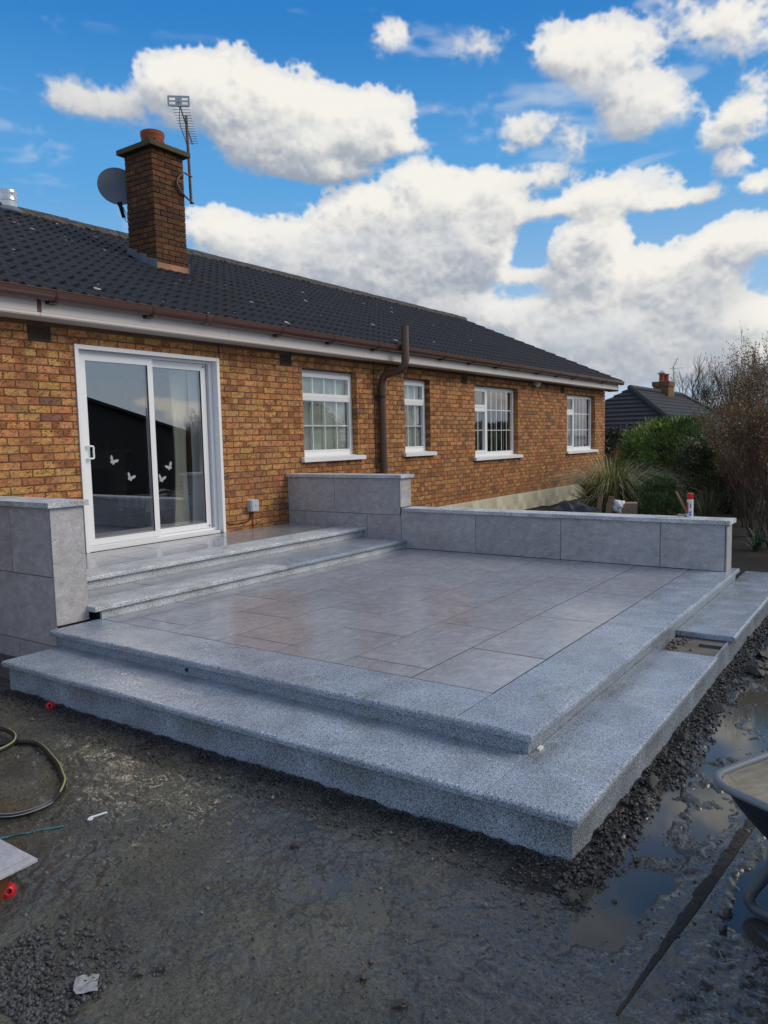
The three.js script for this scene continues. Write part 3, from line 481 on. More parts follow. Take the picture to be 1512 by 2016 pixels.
// ================================================================ the bungalow
const house = thing('brick_house', 'long brick bungalow with dark tiled roof behind the patio', 'house');
const HX0 = -3.2, HX1 = 17.17, HB = -8.8, SOFF = 2.475;
const holes = [
  { x0: 1.520, x1: 3.415, y0: 0.0, y1: 2.293, door: true },
  { x0: 4.920, x1: 6.140, y0: 1.062, y1: 2.277 }, { x0: 7.425, x1: 8.212, y0: 1.062, y1: 2.277 },
  { x0: 9.835, x1: 11.730, y0: 0.912, y1: 2.277 }, { x0: 14.470, x1: 16.400, y0: 0.912, y1: 2.277 },
];
const vents = [[1.055, 1.289], [4.485, 4.708], [9.312, 9.530], [14.050, 14.286]];
{
  // inner leaf, back and gables: solid, with the openings cut through
  const s = new THREE.Shape([[HX0 + 0.1, -0.5], [HX1 - 0.1, -0.5], [HX1 - 0.1, SOFF], [HX0 + 0.1, SOFF]].map((q) => new THREE.Vector2(...q)));
  for (const h of holes) s.holes.push(new THREE.Path([[h.x0 - 0.004, h.door ? 0.10 : h.y0 - 0.03], [h.x0 - 0.004, h.y1 + 0.004], [h.x1 + 0.004, h.y1 + 0.004], [h.x1 + 0.004, h.door ? 0.10 : h.y0 - 0.03]].map((q) => new THREE.Vector2(...q))));
  const front = new THREE.ExtrudeGeometry(s, { depth: 0.295, bevelEnabled: false }); front.translate(0, 0, -0.301);
  const wall = part('wall', front, M.mortar, house);
  part('rear_wall', merge([boxG(HX0, HX1, -0.5, SOFF, HB, HB + 0.3), boxG(HX0, HX0 + 0.28, -0.5, SOFF, HB + 0.3, -0.31), boxG(HX1 - 0.28, HX1, -0.5, SOFF, HB + 0.3, -0.31),
    (() => { const g = new THREE.ExtrudeGeometry(new THREE.Shape([[-HB, SOFF], [0.0, SOFF], [4.4, 4.55]].map((q) => new THREE.Vector2(...q))), { depth: 0.28, bevelEnabled: false }); g.rotateY(Math.PI / 2); const q = g.clone(); g.translate(HX1 - 0.285, 0, 0); q.translate(HX0 + 0.01, 0, 0); return merge([g, q]); })()]), M.mortar, house);
  part('ceiling', boxG(HX0 + 0.3, HX1 - 0.3, SOFF - 0.04, SOFF - 0.01, HB + 0.3, -0.31), M.soffit, house);
  part('plinth', merge([boxG(4.80, HX1 + 0.012, -0.5, 0.109, -0.006, 0.020), boxG(HX1 - 0.006, HX1 + 0.02, -0.5, 0.108, HB, -0.007)]), M.cream, house);

  // brickwork in stretcher bond
  const bricks = [], r = rng(41), CH = 0.075, y00 = 0.111;
  const pieces = (x0, x1, y0) => {                        // cut a course where openings and vents lie
    let segs = [[x0, x1]]; const y1 = y0 + 0.065;
    const cut = (a, b) => { segs = segs.flatMap(([s0, s1]) => b <= s0 || a >= s1 ? [[s0, s1]] : [[s0, Math.min(s1, a)], [Math.max(s0, b), s1]].filter(([p, q]) => q - p > 0.012)); };
    for (const h of holes) if (y1 > h.y0 + 0.012 && y0 < h.y1 - 0.012) cut(h.x0, h.x1);
    if (y0 > 2.27 && y0 < 2.41) for (const [a, b] of vents) cut(a, b);
    return segs;
  };
  for (let c = 0; c < 32; c++) {
    const y = y00 + c * CH + 0.005; if (y + 0.065 > SOFF + 0.02) break;
    const off = (Math.round((2.211 - y00) / CH) - c) % 2 === 0 ? 0 : 0.1125;
    for (let k = -40; k < 80; k++) {
      const a = 3.492 + off + k * 0.225 + 0.005, b = a + 0.215; if (b < HX0 || a > HX1) continue;
      const q = r(), low = smooth(1.3, 0.3, y) * 0.25 + smooth(5, 12, a) * 0.12;
      const kind = q < 0.68 - low ? 0 : q < 0.965 - low * 0.2 ? 1 : 2, v = kind === 0 ? Math.floor(r() * 62) : kind === 1 ? 62 + Math.floor(r() * 42) : 104 + Math.floor(r() * 24), dz = (r() - 0.5) * 0.003;
      for (const [p, s1] of pieces(Math.max(a, HX0), Math.min(b, HX1), y)) bricks.push({ p, q: s1, u0: (p - a) / 0.215, u1: (s1 - a) / 0.215, y, v, dz });
    }
  }
  const brickG = (w, u0, u1, v, depth) => {                // front face with worn arrises, ends, top and bottom
    const g = new Geo(), c = 0.0035, h = 0.065, cu = (v % 8) / 8, cv = Math.floor(v / 8) / 16;
    const U = (x, y) => [cu + (u0 + (u1 - u0) * clamp(x / w)) * 0.118 + 0.0035, cv + clamp(y / h) * 0.056 + 0.003];
    const F = (x, y, z) => [x, y, z], f = [F(c, c, 0), F(w - c, c, 0), F(w - c, h - c, 0), F(c, h - c, 0)], e = [F(0, 0, -c), F(w, 0, -c), F(w, h, -c), F(0, h, -c)], k = [F(0, 0, -depth), F(w, 0, -depth), F(w, h, -depth), F(0, h, -depth)];
    const uvq = (...qs) => qs.map((q) => U(q[0], q[1]));
    g.quad(...f, uvq(...f));
    for (let i = 0; i < 4; i++) { const j = (i + 1) % 4; g.quad(e[i], e[j], f[j], f[i], uvq(e[i], e[j], f[j], f[i])); g.quad(k[i], k[j], e[j], e[i], i % 2 ? [U(0, 0), U(w * 0.45, 0), U(w * 0.45, h), U(0, h)].map((q) => q) : uvq(k[i], k[j], e[j], e[i])); }
    return g.build();
  };
  const cache = new Map(), shared = (b, depth) => { const key = [(b.q - b.p).toFixed(3), b.u0.toFixed(2), b.v, depth].join(); if (!cache.has(key)) cache.set(key, brickG(b.q - b.p, b.u0, b.u1, b.v, depth)); return cache.get(key); };
  const seen = (b) => b.q > 0.72 && !(b.q < 1.53 && b.y < 0.86) && b.y < 2.45 && b.y > 0.21;
  const near = bricks.filter((b) => seen(b) && b.q - b.p > 0.09).sort((a, b) => a.p - b.p).slice(0, 300), pick = new Set(near), rest = [];
  for (const b of bricks) {
    const atHole = holes.some((h) => Math.abs(b.p - h.x1) < 0.006 || Math.abs(b.q - h.x0) < 0.006), d = atHole ? 0.105 : 0.030, g = shared(b, d);
    if (pick.has(b)) { const o = part('brick', g, M.brick, wall); o.position.set(b.p, b.y, b.dz); } else { const q = g.clone(); q.translate(b.p, b.y, b.dz); rest.push(q); }
  }
  // soldier-less heads: a course of brick soffits over the windows
  part('brickwork', merge(rest), M.brick, house, { kind: 'stuff' });
  part('window_head', merge(holes.slice(1).map((h) => boxG(h.x0 + 0.002, h.x1 - 0.002, h.y1 + 0.006, h.y1 + 0.05, -0.11, -0.031))), M.mortar, house);
  globalThis.__brickG = brickG;
  for (const [a, b] of vents) {                            // louvred air bricks
    const o = part('air_vent', merge([boxG(a + 0.008, b - 0.008, 2.294, 2.430, -0.03, -0.008), ...[0, 1, 2, 3, 4, 5].map((k) => { const g = boxG(a + 0.016, b - 0.016, -0.004, 0.004, -0.014, 0.008); g.rotateX(0.5); g.translate(0, 2.308 + k * 0.0215, 0); return g; }), boxG(a + 0.006, b - 0.006, 2.289, 2.298, -0.008, 0.006), boxG(a + 0.004, a + 0.014, 2.299, 2.43, -0.008, 0.006), boxG(b - 0.014, b - 0.004, 2.299, 2.43, -0.008, 0.006)]), M.vent, house);
    o.userData.label = 'brown louvred air vent under the eaves';
  }
}
// roof: interlocking double-roll tiles
const EZ = 0.335, EY = 2.690, RZ = -4.40, RY = 4.79, slopeA = Math.atan2(RY - EY, EZ - RZ), slopeL = Math.hypot(RY - EY, EZ - RZ);
const roofPt = (x, s, n = 0) => [x, EY + s * Math.sin(slopeA) + n * Math.cos(slopeA), EZ - s * Math.cos(slopeA) + n * Math.sin(slopeA)];
{
  const roof = part('roof', merge([(() => { const g = new Geo(), a = -3.45, b = 17.44; g.quad(roofPt(a, 0.02, -0.03), roofPt(b, 0.02, -0.03), roofPt(b, slopeL, -0.03), roofPt(a, slopeL, -0.03)); g.quad([b, EY, -9.13], [a, EY, -9.13], [a, RY, RZ], [b, RY, RZ]); return g.build(); })()]), M.roof, house);
  const TW = 0.30, n = 15, ST = (slopeL - 0.06) / n, r = rng(52), list = [];
  const tileG = (v) => {
    const g = new Geo(), prof = [], L = ST + 0.06, q = 0.012;
    for (let i = 0; i <= 16; i++) { const u = i / 16 * TW, roll = (c) => { const d = (u - c) / 0.036; return Math.abs(d) < 1 ? 0.030 * Math.cos(d * Math.PI / 2) ** 0.8 : 0; }; prof.push([u, roll(0.085) + roll(0.235)]); }
    for (let i = 0; i < 16; i++) {
      const [a, ha] = prof[i], [b, hb] = prof[i + 1], lift = 0.024;
      g.quad([a, ha + lift, 0], [b, hb + lift, 0], [b, hb, -L], [a, ha, -L], [[a + v * 0.37, 0], [b + v * 0.37, 0], [b + v * 0.37, L], [a + v * 0.37, L]]);
      g.quad([a, ha + lift - 0.018, 0.001], [b, hb + lift - 0.018, 0.001], [b, hb + lift, 0], [a, ha + lift, 0], [[a, 0], [b, 0], [b, 0.02], [a, 0.02]]);
    }
    return toCreasedNormals(g.build(), 0.7);
  };
  const kinds = [0, 1, 2, 3, 4, 5].map(tileG), q = new THREE.Quaternion().setFromAxisAngle(V3(1, 0, 0), slopeA);
  for (let c = 0; c < n; c++) for (let x = -3.45; x < 17.40; x += TW) {
    const s = c * ST, P = roofPt(x, s, 0.0), hid = x > 4.0 && x < 4.62 && P[2] < -2.03 && P[2] > -2.45; if (!hid) list.push({ x, s, P, k: Math.floor(r() * 6), j: (r() - 0.5) * 0.006 });
  }
  const seen = list.filter((t) => t.x > 0.6 + 0.16 * t.s * 0 + (-t.P[2]) * 0.62 - 0.3).sort((a, b) => (a.x + a.s * 0.45) - (b.x + b.s * 0.45)).slice(0, 300), pick = new Set(seen), rest = [], m = new THREE.Matrix4();
  for (const t of list) { m.compose(V3(t.P[0], t.P[1] + t.j, t.P[2]), q, V3(1, 1, 1)); if (pick.has(t)) { const o = part('roof_tile', kinds[t.k], M.roof, roof); o.applyMatrix4(m); } else { const g = kinds[t.k].clone(); g.applyMatrix4(m); rest.push(g); } }
  part('roof_tiles', merge(rest), M.roof, house, { kind: 'stuff' });
  // half-round ridge tiles on rough mortar
  const half = (seed) => { const g = new THREE.CylinderGeometry(0.125, 0.125, 0.44, 12, 3, false, -Math.PI * 0.12, Math.PI * 1.24); g.rotateZ(Math.PI / 2); g.rotateX(Math.PI / 2 * 0); const p = g.attributes.position; for (let i = 0; i < p.count; i++) { const k = 1 + 0.05 * vnoise(p.getX(i) * 20 + seed * 9, p.getZ(i) * 20, seed); p.setY(i, p.getY(i) * k); p.setZ(i, p.getZ(i) * k); } g.computeVertexNormals(); return g; };
  // the open side of the half pipe faces down
  const rk = [1, 2, 3, 4].map((s) => { const g = half(s); g.computeBoundingBox(); g.rotateX(0); return g; });
  for (let x = -3.2; x < 17.2; x += 0.45) { const o = part('ridge_tile', rk[Math.floor(r() * 4)], M.ridge, roof); o.position.set(x + 0.22, RY - 0.015 + (r() - 0.5) * 0.01, RZ); o.rotation.set((r() - 0.5) * 0.08, 0, (r() - 0.5) * 0.01); }
  const bits = []; for (let x = 0; x < 17.4; x += 0.05) { const g = lump(0.035 + 0.035 * r(), Math.floor(r() * 6), 1, 0.4); const s = slopeL - 0.13 - 0.04 * r(); const P = roofPt(x + 0.03 * r(), s, 0.035); g.translate(...P); bits.push(g); }
  part('ridge_mortar', merge(bits), std(lin(0.16, 0.145, 0.125), 0.95, { map: blotch }), house, { kind: 'stuff' });
  // lichen on the tiles, moss below the chimney
  const li = [], mo = []; for (let c = 0; c < 60; c++) { const cx = 0.9 + 13 * r() ** 1.2, cs = 0.1 + (slopeL - 0.4) * r(); for (let i = 0; i < 1 + 9 * r() ** 2; i++) { const g = lump(0.010 + 0.030 * r() ** 3, i % 6, 1, 0.4); g.scale(1.2, 0.2, 1.2); g.rotateX(slopeA); g.translate(...roofPt(cx + (r() + r() - 1) * 0.8, clamp(cs + (r() + r() - 1) * 0.7, 0.06, slopeL - 0.2), 0.030)); li.push(g); } }
  for (let i = 0; i < 130; i++) { const a = r(), g = lump(0.014 + 0.03 * r() ** 2, i % 6, 1, 0.4); g.scale(1, 0.6, 1); g.translate(...roofPt(4.72 + 0.75 * a * a + 0.1 * r(), 2.28 - 1.0 * a + 0.5 * (r() - 0.5), 0.022)); mo.push(g); }
  part('lichen', merge(li), std(lin(0.42, 0.42, 0.38), 0.95), house, { kind: 'stuff' }); part('moss', merge(mo), std(lin(0.055, 0.055, 0.022), 1), house, { kind: 'stuff' });
  // gable verge
  part('barge_board', merge([(() => { const s = new THREE.Shape([[-EZ + 0.06, 2.48], [-RZ, RY - 0.06], [-RZ, RY - 0.24], [-EZ + 0.20, 2.44]].map((q) => new THREE.Vector2(...q))), g = new THREE.ExtrudeGeometry(s, { depth: 0.022, bevelEnabled: false }); g.rotateY(Math.PI / 2); g.translate(17.42, 0, 0); return g; })()]), M.darkPvc, house);
}
// eaves: fascia boards, soffit, gutter
{
  const joints = [-3.45, 1.03, 3.38, 5.99, 10.82, 14.4, 17.44];
  for (let i = 0; i < joints.length - 1; i++) { const f = part('fascia_board', merge([boxG(joints[i] + 0.003, joints[i + 1] - 0.003, SOFF + 0.034, 2.665, 0.238, 0.258), boxG(joints[i] + 0.003, joints[i + 1] - 0.003, SOFF + 0.006, SOFF + 0.030, 0.230, 0.266)]), M.fascia, house); if (i) part('joint_cover', boxG(joints[i] - 0.02, joints[i] + 0.02, SOFF + 0.004, 2.66, 0.2585, 0.2625), i === 1 ? M.rust : M.fascia, f); }
  part('soffit', boxG(-3.45, 17.44, SOFF - 0.003, SOFF + 0.003, -0.002, 0.262), M.soffit, house);
  part('soffit_box_end', merge([boxG(17.442, 17.465, 2.44, 2.66, -0.02, 0.262), boxG(17.17, 17.44, SOFF - 0.02, SOFF - 0.004, -4.4, 0.02)]), M.darkPvc, house);
  // ogee gutter
  const prof = []; for (let i = 0; i <= 12; i++) { const a = Math.PI + i / 12 * Math.PI; prof.push([0.327 + 0.066 * Math.cos(a), 2.668 + 0.062 * Math.sin(a)]); }
  const outer = [[0.259, 2.692], [0.261, 2.668], ...prof.slice(1, -1), [0.395, 2.672], [0.398, 2.690], [0.404, 2.692], [0.404, 2.699], [0.392, 2.699], [0.389, 2.672]];
  const inner = prof.slice(1, -1).reverse().map(([z, y]) => [0.327 + (z - 0.327) * 0.93, 2.668 + (y - 2.668) * 0.93]);
  const sh = new THREE.Shape([...outer, ...inner, [0.266, 2.692]].map(([z, y]) => new THREE.Vector2(-z, y)));
  const gut = (a, b) => { const g = new THREE.ExtrudeGeometry(sh, { depth: b - a, bevelEnabled: false }); g.rotateY(Math.PI / 2); g.translate(a, 0, 0); return g; };
  const cuts = [-3.45, 2.96, 6.95, 11.0, 14.99, 17.52], ends = [...cuts];
  for (let i = 0; i < cuts.length - 1; i++) part('gutter', gut(cuts[i] + 0.002, cuts[i + 1] - 0.002), M.brownPvc, house);
  const clip = (x, w) => { const pts = outer.slice(0, -4).map(([z, y]) => [0.327 + (z - 0.327) * 1.06, 2.668 + (y - 2.668) * 1.07]); const s2 = new THREE.Shape([...pts, ...pts.slice().reverse().map(([z, y]) => [0.327 + (z - 0.327) * 0.935, 2.668 + (y - 2.668) * 0.935])].map(([z, y]) => new THREE.Vector2(-z, y))); const g = new THREE.ExtrudeGeometry(s2, { depth: w, bevelEnabled: false }); g.rotateY(Math.PI / 2); g.translate(x - w / 2, 0, 0); return g; };
  for (const x of [0.1, 1.13, 2.20, 4.13, 5.15, 6.19, 8.11, 9.11, 10.16, 12.07, 13.11, 14.09, 16.13]) part('gutter_bracket', merge([clip(x, 0.022), boxG(x - 0.04, x + 0.04, 2.585, 2.625, 0.259, 0.33)]), M.darkPvc, house);
  for (const x of [2.96, 6.95, 11.0, 14.99]) part('gutter_union', merge([clip(x, 0.12), clip(x - 0.05, 0.012), clip(x + 0.05, 0.012)].map((g, i) => { if (i) { g.translate(0, -2.668, -0.327); g.scale(1, 1.05, 1.05); g.translate(0, 2.668, 0.327); } return g; })), M.brownPvc, house);
  part('gutter_end', (() => { const g = clip(17.53, 0.02); return merge([g, boxG(17.519, 17.54, 2.61, 2.69, 0.262, 0.39)]); })(), M.darkPvc, house);
}
// chimney
{
  const x0 = 4.225, x1 = 4.785, z0 = -2.60, z1 = -2.005, yb = 3.55, yt = 5.395, C = part('chimney', boxG(x0 + 0.012, x1 - 0.012, yb, yt, z0 + 0.012, z1 - 0.012), M.mortar, house), r = rng(63), rest = [], G = globalThis.__brickG;
  for (let c = 0; yb + 0.13 + c * 0.075 < yt - 0.05; c++) {
    const y = yt - 0.07 - c * 0.075, front = c % 2 ? [0, 0.110, 0.335, 0.56] : [0, 0.225, 0.45, 0.56], side = c % 2 ? [0, 0.225, 0.45, 0.595] : [0, 0.110, 0.335, 0.595];
    if (y < 3.74) break;
    for (let f = 0; f < 4; f++) {
      const cuts = f % 2 ? side : front;
      for (let i = 0; i < cuts.length - 1; i++) {
        const w = cuts[i + 1] - cuts[i] - 0.009, k = r() < 0.25 ? Math.floor(r() * 62) : r() < 0.6 ? 62 + Math.floor(r() * 42) : 104 + Math.floor(r() * 24), g = G(w, 0, Math.min(1, w / 0.215), k, 0.03), e = (r() - 0.5) * 0.006, m = new THREE.Matrix4();
        if (f === 0) m.makeTranslation(x0 + cuts[i] + 0.0045, y, z1 + e); else if (f === 1) m.makeRotationY(-Math.PI / 2).setPosition(x0 + e, y, z0 + cuts[i] + 0.0045); else if (f === 2) m.makeRotationY(Math.PI).setPosition(x1 - cuts[i] - 0.0045, y, z0 + e); else m.makeRotationY(Math.PI / 2).setPosition(x1 + e, y, z1 - cuts[i] - 0.0045);
        if (f < 2) part('chimney_brick', g, M.chimneyBrick, C).applyMatrix4(m); else { g.applyMatrix4(m); rest.push(g); }
      }
    }
  }
  part('chimney_brickwork', merge(rest), M.chimneyBrick, house, { kind: 'stuff' });
  part('chimney_cap', (() => { const g = slabG(x0 - 0.075, x1 + 0.075, yt + 0.075, 0.075, z0 - 0.075, z1 + 0.075, [0.012, 0.012, 0.012, 0.012], 0.014); const q = new THREE.CylinderGeometry(0.2, 0.34, 0.06, 4); q.rotateY(Math.PI / 4); q.translate((x0 + x1) / 2, yt + 0.1, (z0 + z1) / 2); return merge([g, q]); })(), M.capstone, house);
  const px = 4.50, pz = -2.30, pot = part('chimney_pot', (() => { const g = latheG([[0.155, 0], [0.160, 0.03], [0.158, 0.20], [0.166, 0.205], [0.168, 0.262], [0.155, 0.272], [0.138, 0.268], [0.132, 0.0]], 28); g.translate(px, yt + 0.06, pz); return g; })(), M.terracotta, house);
  part('vent_hole', merge([...Array(9)].map((_, i) => { const a = i / 9 * 6.283, g = new THREE.CylinderGeometry(0.014, 0.014, 0.012, 10); g.rotateZ(Math.PI / 2); g.rotateY(-a); g.translate(px + 0.157 * Math.cos(a), yt + 0.20, pz + 0.157 * Math.sin(a)); return g; })), M.black, pot);
  // stepped lead on the side, painted apron in front
  const fl = []; for (let i = 0; i < 6; i++) { const za = z1 + 0.012 - i * 0.105, zb = za - 0.108, yl = EY + (EZ - zb) * Math.tan(slopeA) + 0.02; fl.push(new Geo().quad([x0 - 0.006 - i * 0.0004, yl - 0.08, zb], [x0 - 0.006 - i * 0.0004, yl - 0.12, za], [x0 - 0.006 - i * 0.0004, yl + 0.10 - (i % 2) * 0.02, za], [x0 - 0.006 - i * 0.0004, yl + 0.115 - (i % 2) * 0.02, zb]).build()); }
  fl.push(boxG(x1 + 0.002, x1 + 0.008, 3.72, 3.92, -2.03, -1.985));
  part('lead_flashing', merge(fl), M.lead, house);
  const yA = EY + (EZ - z1) * Math.tan(slopeA); part('flashing_apron', new Geo().box(x0 - 0.004, x1 + 0.004, yA - 0.02, yA + 0.115, z1 + 0.004, z1 + 0.012).quad([x0 - 0.01, yA - 0.055, z1 + 0.13], [x1 + 0.03, yA - 0.055, z1 + 0.13], [x1 + 0.01, yA + 0.02, z1 + 0.013], [x0 - 0.005, yA + 0.02, z1 + 0.013]).build(), M.apron, house);
}
// soil vent pipe rising past the eaves
part('vent_pipe', merge([tubeG([[6.69, -0.3, 0.075], [6.69, 0.5, 0.075], [6.69, 1.5, 0.075], [6.69, 2.08, 0.075], [6.69, 2.2, 0.085], [6.695, 2.275, 0.13], [6.72, 2.305, 0.24], [6.745, 2.33, 0.36], [6.765, 2.40, 0.44], [6.77, 2.50, 0.455], [6.77, 2.75, 0.455], [6.77, 2.985, 0.455]], 0.056, 90, 20), tubeG([[6.69, 2.02, 0.075], [6.69, 2.10, 0.075]], 0.062, 4, 20), tubeG([[6.77, 2.46, 0.455], [6.77, 2.54, 0.455]], 0.062, 4, 20), tubeG([[6.70, 2.285, 0.16], [6.71, 2.297, 0.21]], 0.061, 4, 20)]), M.brownPipe, house);
part('pipe_clip', merge([boxG(6.60, 6.64, 1.93, 1.97, -0.004, 0.03), tubeG([[6.69, 1.93, 0.075], [6.69, 1.97, 0.075]], 0.06, 3, 20)]), M.darkPvc, house);
part('gutter_hook', tubeG([[6.93, 2.42, 0.27], [7.0, 2.46, 0.30], [7.1, 2.43, 0.30]], 0.008, 8, 6), M.darkPvc, house);
part('cable', merge([tubeG([[6.56, 2.46, 0.015], [6.565, 2.1, 0.012], [6.57, 1.2, 0.012], [6.57, 0.0, 0.012]], 0.006, 20, 6), tubeG([[3.42, 2.46, 0.012], [3.425, 2.30, 0.012]], 0.006, 4, 6)]), M.black, house);

// ================================================================ sliding door (a part of the house, its pieces sub-parts)
const frameG = (x0, x1, y0, y1, z0, z1, w, wb = w, wt = w, c = 0.004) => merge([barG(x0, x0 + w, y0, y1, z0, z1, c), barG(x1 - w, x1, y0, y1, z0, z1, c), barG(x0 + w - 0.001, x1 - w + 0.001, y0, y0 + wb, z0 + 0.0006, z1 - 0.0006, c), barG(x0 + w - 0.001, x1 - w + 0.001, y1 - wt, y1, z0 + 0.0006, z1 - 0.0006, c)]);
{
  const D = part('sliding_door', merge([barG(1.522, 1.562, 0.224, 2.293, -0.16, 0.016), barG(3.374, 3.414, 0.224, 2.293, -0.16, 0.016), barG(1.563, 3.373, 2.252, 2.2925, -0.16, 0.0155), barG(1.563, 3.373, 0.2245, 0.262, -0.16, -0.02)]), M.pvcWhite, house);
  part('outer_frame', frameG(1.563, 3.373, 0.262, 2.2515, -0.158, -0.075, 0.045, 0.03, 0.03), M.pvcWhite, D);
  // left leaf slides in front of the right one
  part('sash', frameG(1.609, 2.503, 0.286, 2.222, -0.102, -0.060, 0.068, 0.062, 0.072), M.pvcWhite, D);
  part('sash', frameG(2.46, 3.30, 0.292, 2.221, -0.152, -0.110, 0.072, 0.062, 0.078), M.pvcWhite, D);
  part('gasket', merge([frameG(1.672, 2.440, 0.343, 2.155, -0.092, -0.066, 0.006, 0.006, 0.006, 0.001), frameG(2.527, 3.233, 0.349, 2.148, -0.142, -0.116, 0.006, 0.006, 0.006, 0.001)]), M.black, D);
  for (const [a, b, c, d, z] of [[1.670, 2.442, 0.340, 2.158, -0.075], [1.670, 2.442, 0.340, 2.158, -0.092], [2.525, 3.235, 0.346, 2.151, -0.125], [2.525, 3.235, 0.346, 2.151, -0.142]]) part('pane', new Geo().quad([a, c, z], [b, c, z], [b, d, z], [a, d, z]).build(), M.glass, D);
  part('spacer_bar', merge([frameG(1.679, 2.433, 0.350, 2.148, -0.091, -0.076, 0.008, 0.008, 0.008, 0.001), frameG(2.534, 3.226, 0.356, 2.141, -0.141, -0.126, 0.008, 0.008, 0.008, 0.001)]), M.alu, D);
  part('handle', tubeG([[1.640, 1.293, -0.058], [1.645, 1.293, -0.028], [1.668, 1.292, -0.022], [1.690, 1.288, -0.022], [1.692, 1.23, -0.022], [1.690, 1.172, -0.022], [1.668, 1.168, -0.022], [1.645, 1.167, -0.028], [1.640, 1.167, -0.058]], 0.0095, 60, 8), M.pvcWhite, D);
  for (const [x, y] of [[3.268, 2.19], [3.268, 0.318]]) part('screw_cap', (() => { const g = new THREE.CylinderGeometry(0.009, 0.009, 0.006, 12); g.rotateX(Math.PI / 2); g.translate(x, y, -0.107); return g; })(), M.black, D);
  // white butterfly stickers on the glass
  const wing = (s) => { const q = new THREE.Shape(); q.moveTo(0, 0.004); q.bezierCurveTo(0.008 * s, 0.024, 0.024 * s, 0.044, 0.044 * s, 0.046); q.bezierCurveTo(0.050 * s, 0.030, 0.042 * s, 0.010, 0.020 * s, 0.0); q.bezierCurveTo(0.026 * s, -0.008, 0.022 * s, -0.022, 0.012 * s, -0.026); q.bezierCurveTo(0.006 * s, -0.022, 0.002 * s, -0.012, 0, -0.008); const g = new THREE.ExtrudeGeometry(q, { depth: 0.001, bevelEnabled: false, curveSegments: 8 }); g.rotateY(-0.18 * s); return g; };
  for (const [x, y, z, a] of [[1.945, 1.128, -0.0735, -0.55], [2.15, 0.945, -0.0735, -0.45], [2.72, 1.036, -0.1235, 0.5], [2.60, 0.905, -0.1235, -0.3]]) { const g = merge([wing(1), wing(-1), boxG(-0.0018, 0.0018, -0.018, 0.020, 0, 0.0025)]); g.scale(1.15, 1.1, 1); g.rotateZ(a); g.translate(x, y, z + 0.001); part('butterfly_sticker', g, std(lin(0.38, 0.39, 0.42), 0.7), D); }
}
// ================================================================ windows
const frosted = std(lin(0.42, 0.50, 0.45), 0.55, { map: blotch, bumpMap: grain, bumpScale: 0.004 });
function windowPart(h, lights, bars, label) {               // lights: panes as [x0, x1, y0, y1, opening sash]
  const F0 = 0.045, W = part('window', frameG(h.x0 + 0.003, h.x1 - 0.003, h.y0 + 0.03, h.y1 - 0.003, -0.165, -0.100, F0, 0.06, F0), M.pvcWhite, house); W.userData.label = label;
  for (const [x0, x1, y0, y1, sash] of lights) {
    const w = sash ? 0.05 : 0.018;
    part(sash ? 'sash' : 'bead', frameG(x0, x1, y0, y1, -0.15, sash ? -0.088 : -0.097, w), M.pvcWhite, W);
    part('pane', new Geo().quad([x0 + w - 0.004, y0 + w - 0.004, -0.118], [x1 - w + 0.004, y0 + w - 0.004, -0.118], [x1 - w + 0.004, y1 - w + 0.004, -0.118], [x0 + w - 0.004, y1 - w + 0.004, -0.118]).build(), M.glass, W);
  }
  for (const [a, b, c, d] of bars) part('glazing_bar', barG(a, b, c, d, -0.132, -0.124, 0.002), M.pvcWhite, W);
  const S = part('sill', (() => { const g = new Geo(); const x0 = h.x0 - 0.075, x1 = h.x1 + 0.115, y0 = h.y0 - 0.048, zf = 0.062; g.quad([x0, y0, zf], [x1, y0, zf], [x1, h.y0 + 0.006, zf], [x0, h.y0 + 0.006, zf]); g.quad([x0, h.y0 + 0.006, zf], [x1, h.y0 + 0.006, zf], [x1, h.y0 + 0.032, -0.10], [x0, h.y0 + 0.032, -0.10]); g.quad([x0, y0, 0.002], [x0, y0, zf], [x0, h.y0 + 0.006, zf], [x0, h.y0 + 0.016, 0.002]); g.quad([x1, y0, zf], [x1, y0, 0.002], [x1, h.y0 + 0.016, 0.002], [x1, h.y0 + 0.006, zf]); g.quad([x0, y0, 0.0], [x1, y0, 0.0], [x1, y0, zf], [x0, y0, zf]); return g.build(); })(), M.sill, W);
  return W;
}
const grid = (x0, x1, y0, y1, nx, ys) => { const o = []; for (let i = 1; i < nx; i++) { const x = x0 + (x1 - x0) * i / nx; o.push([x - 0.009, x + 0.009, y0, y1]); } for (const y of ys) o.push([x0, x1, y - 0.009, y + 0.009]); return o; };
for (const [k, n, label] of [[1, 4, 'white window with frosted panes in a four by two grid'], [2, 3, 'narrow white window with frosted panes beside the vent pipe']]) {
  const h = holes[k], a = h.x0 + 0.05, b = h.x1 - 0.05;
  const W = windowPart(h, [[a, b, 1.905, h.y1 - 0.05, true], [a, b, 1.155, 1.875, false]], [...grid(a + 0.05, b - 0.05, 1.95, h.y1 - 0.1, n, []), ...grid(a + 0.018, b - 0.018, 1.17, 1.86, n, [1.512])], label);
  part('transom', barG(a - 0.005, b + 0.005, 1.872, 1.908, -0.158, -0.094), M.pvcWhite, W);
  part('frosted_pane', boxG(a - 0.02, b + 0.02, h.y0 + 0.05, h.y1 - 0.03, -0.175, -0.168), frosted, W);
}
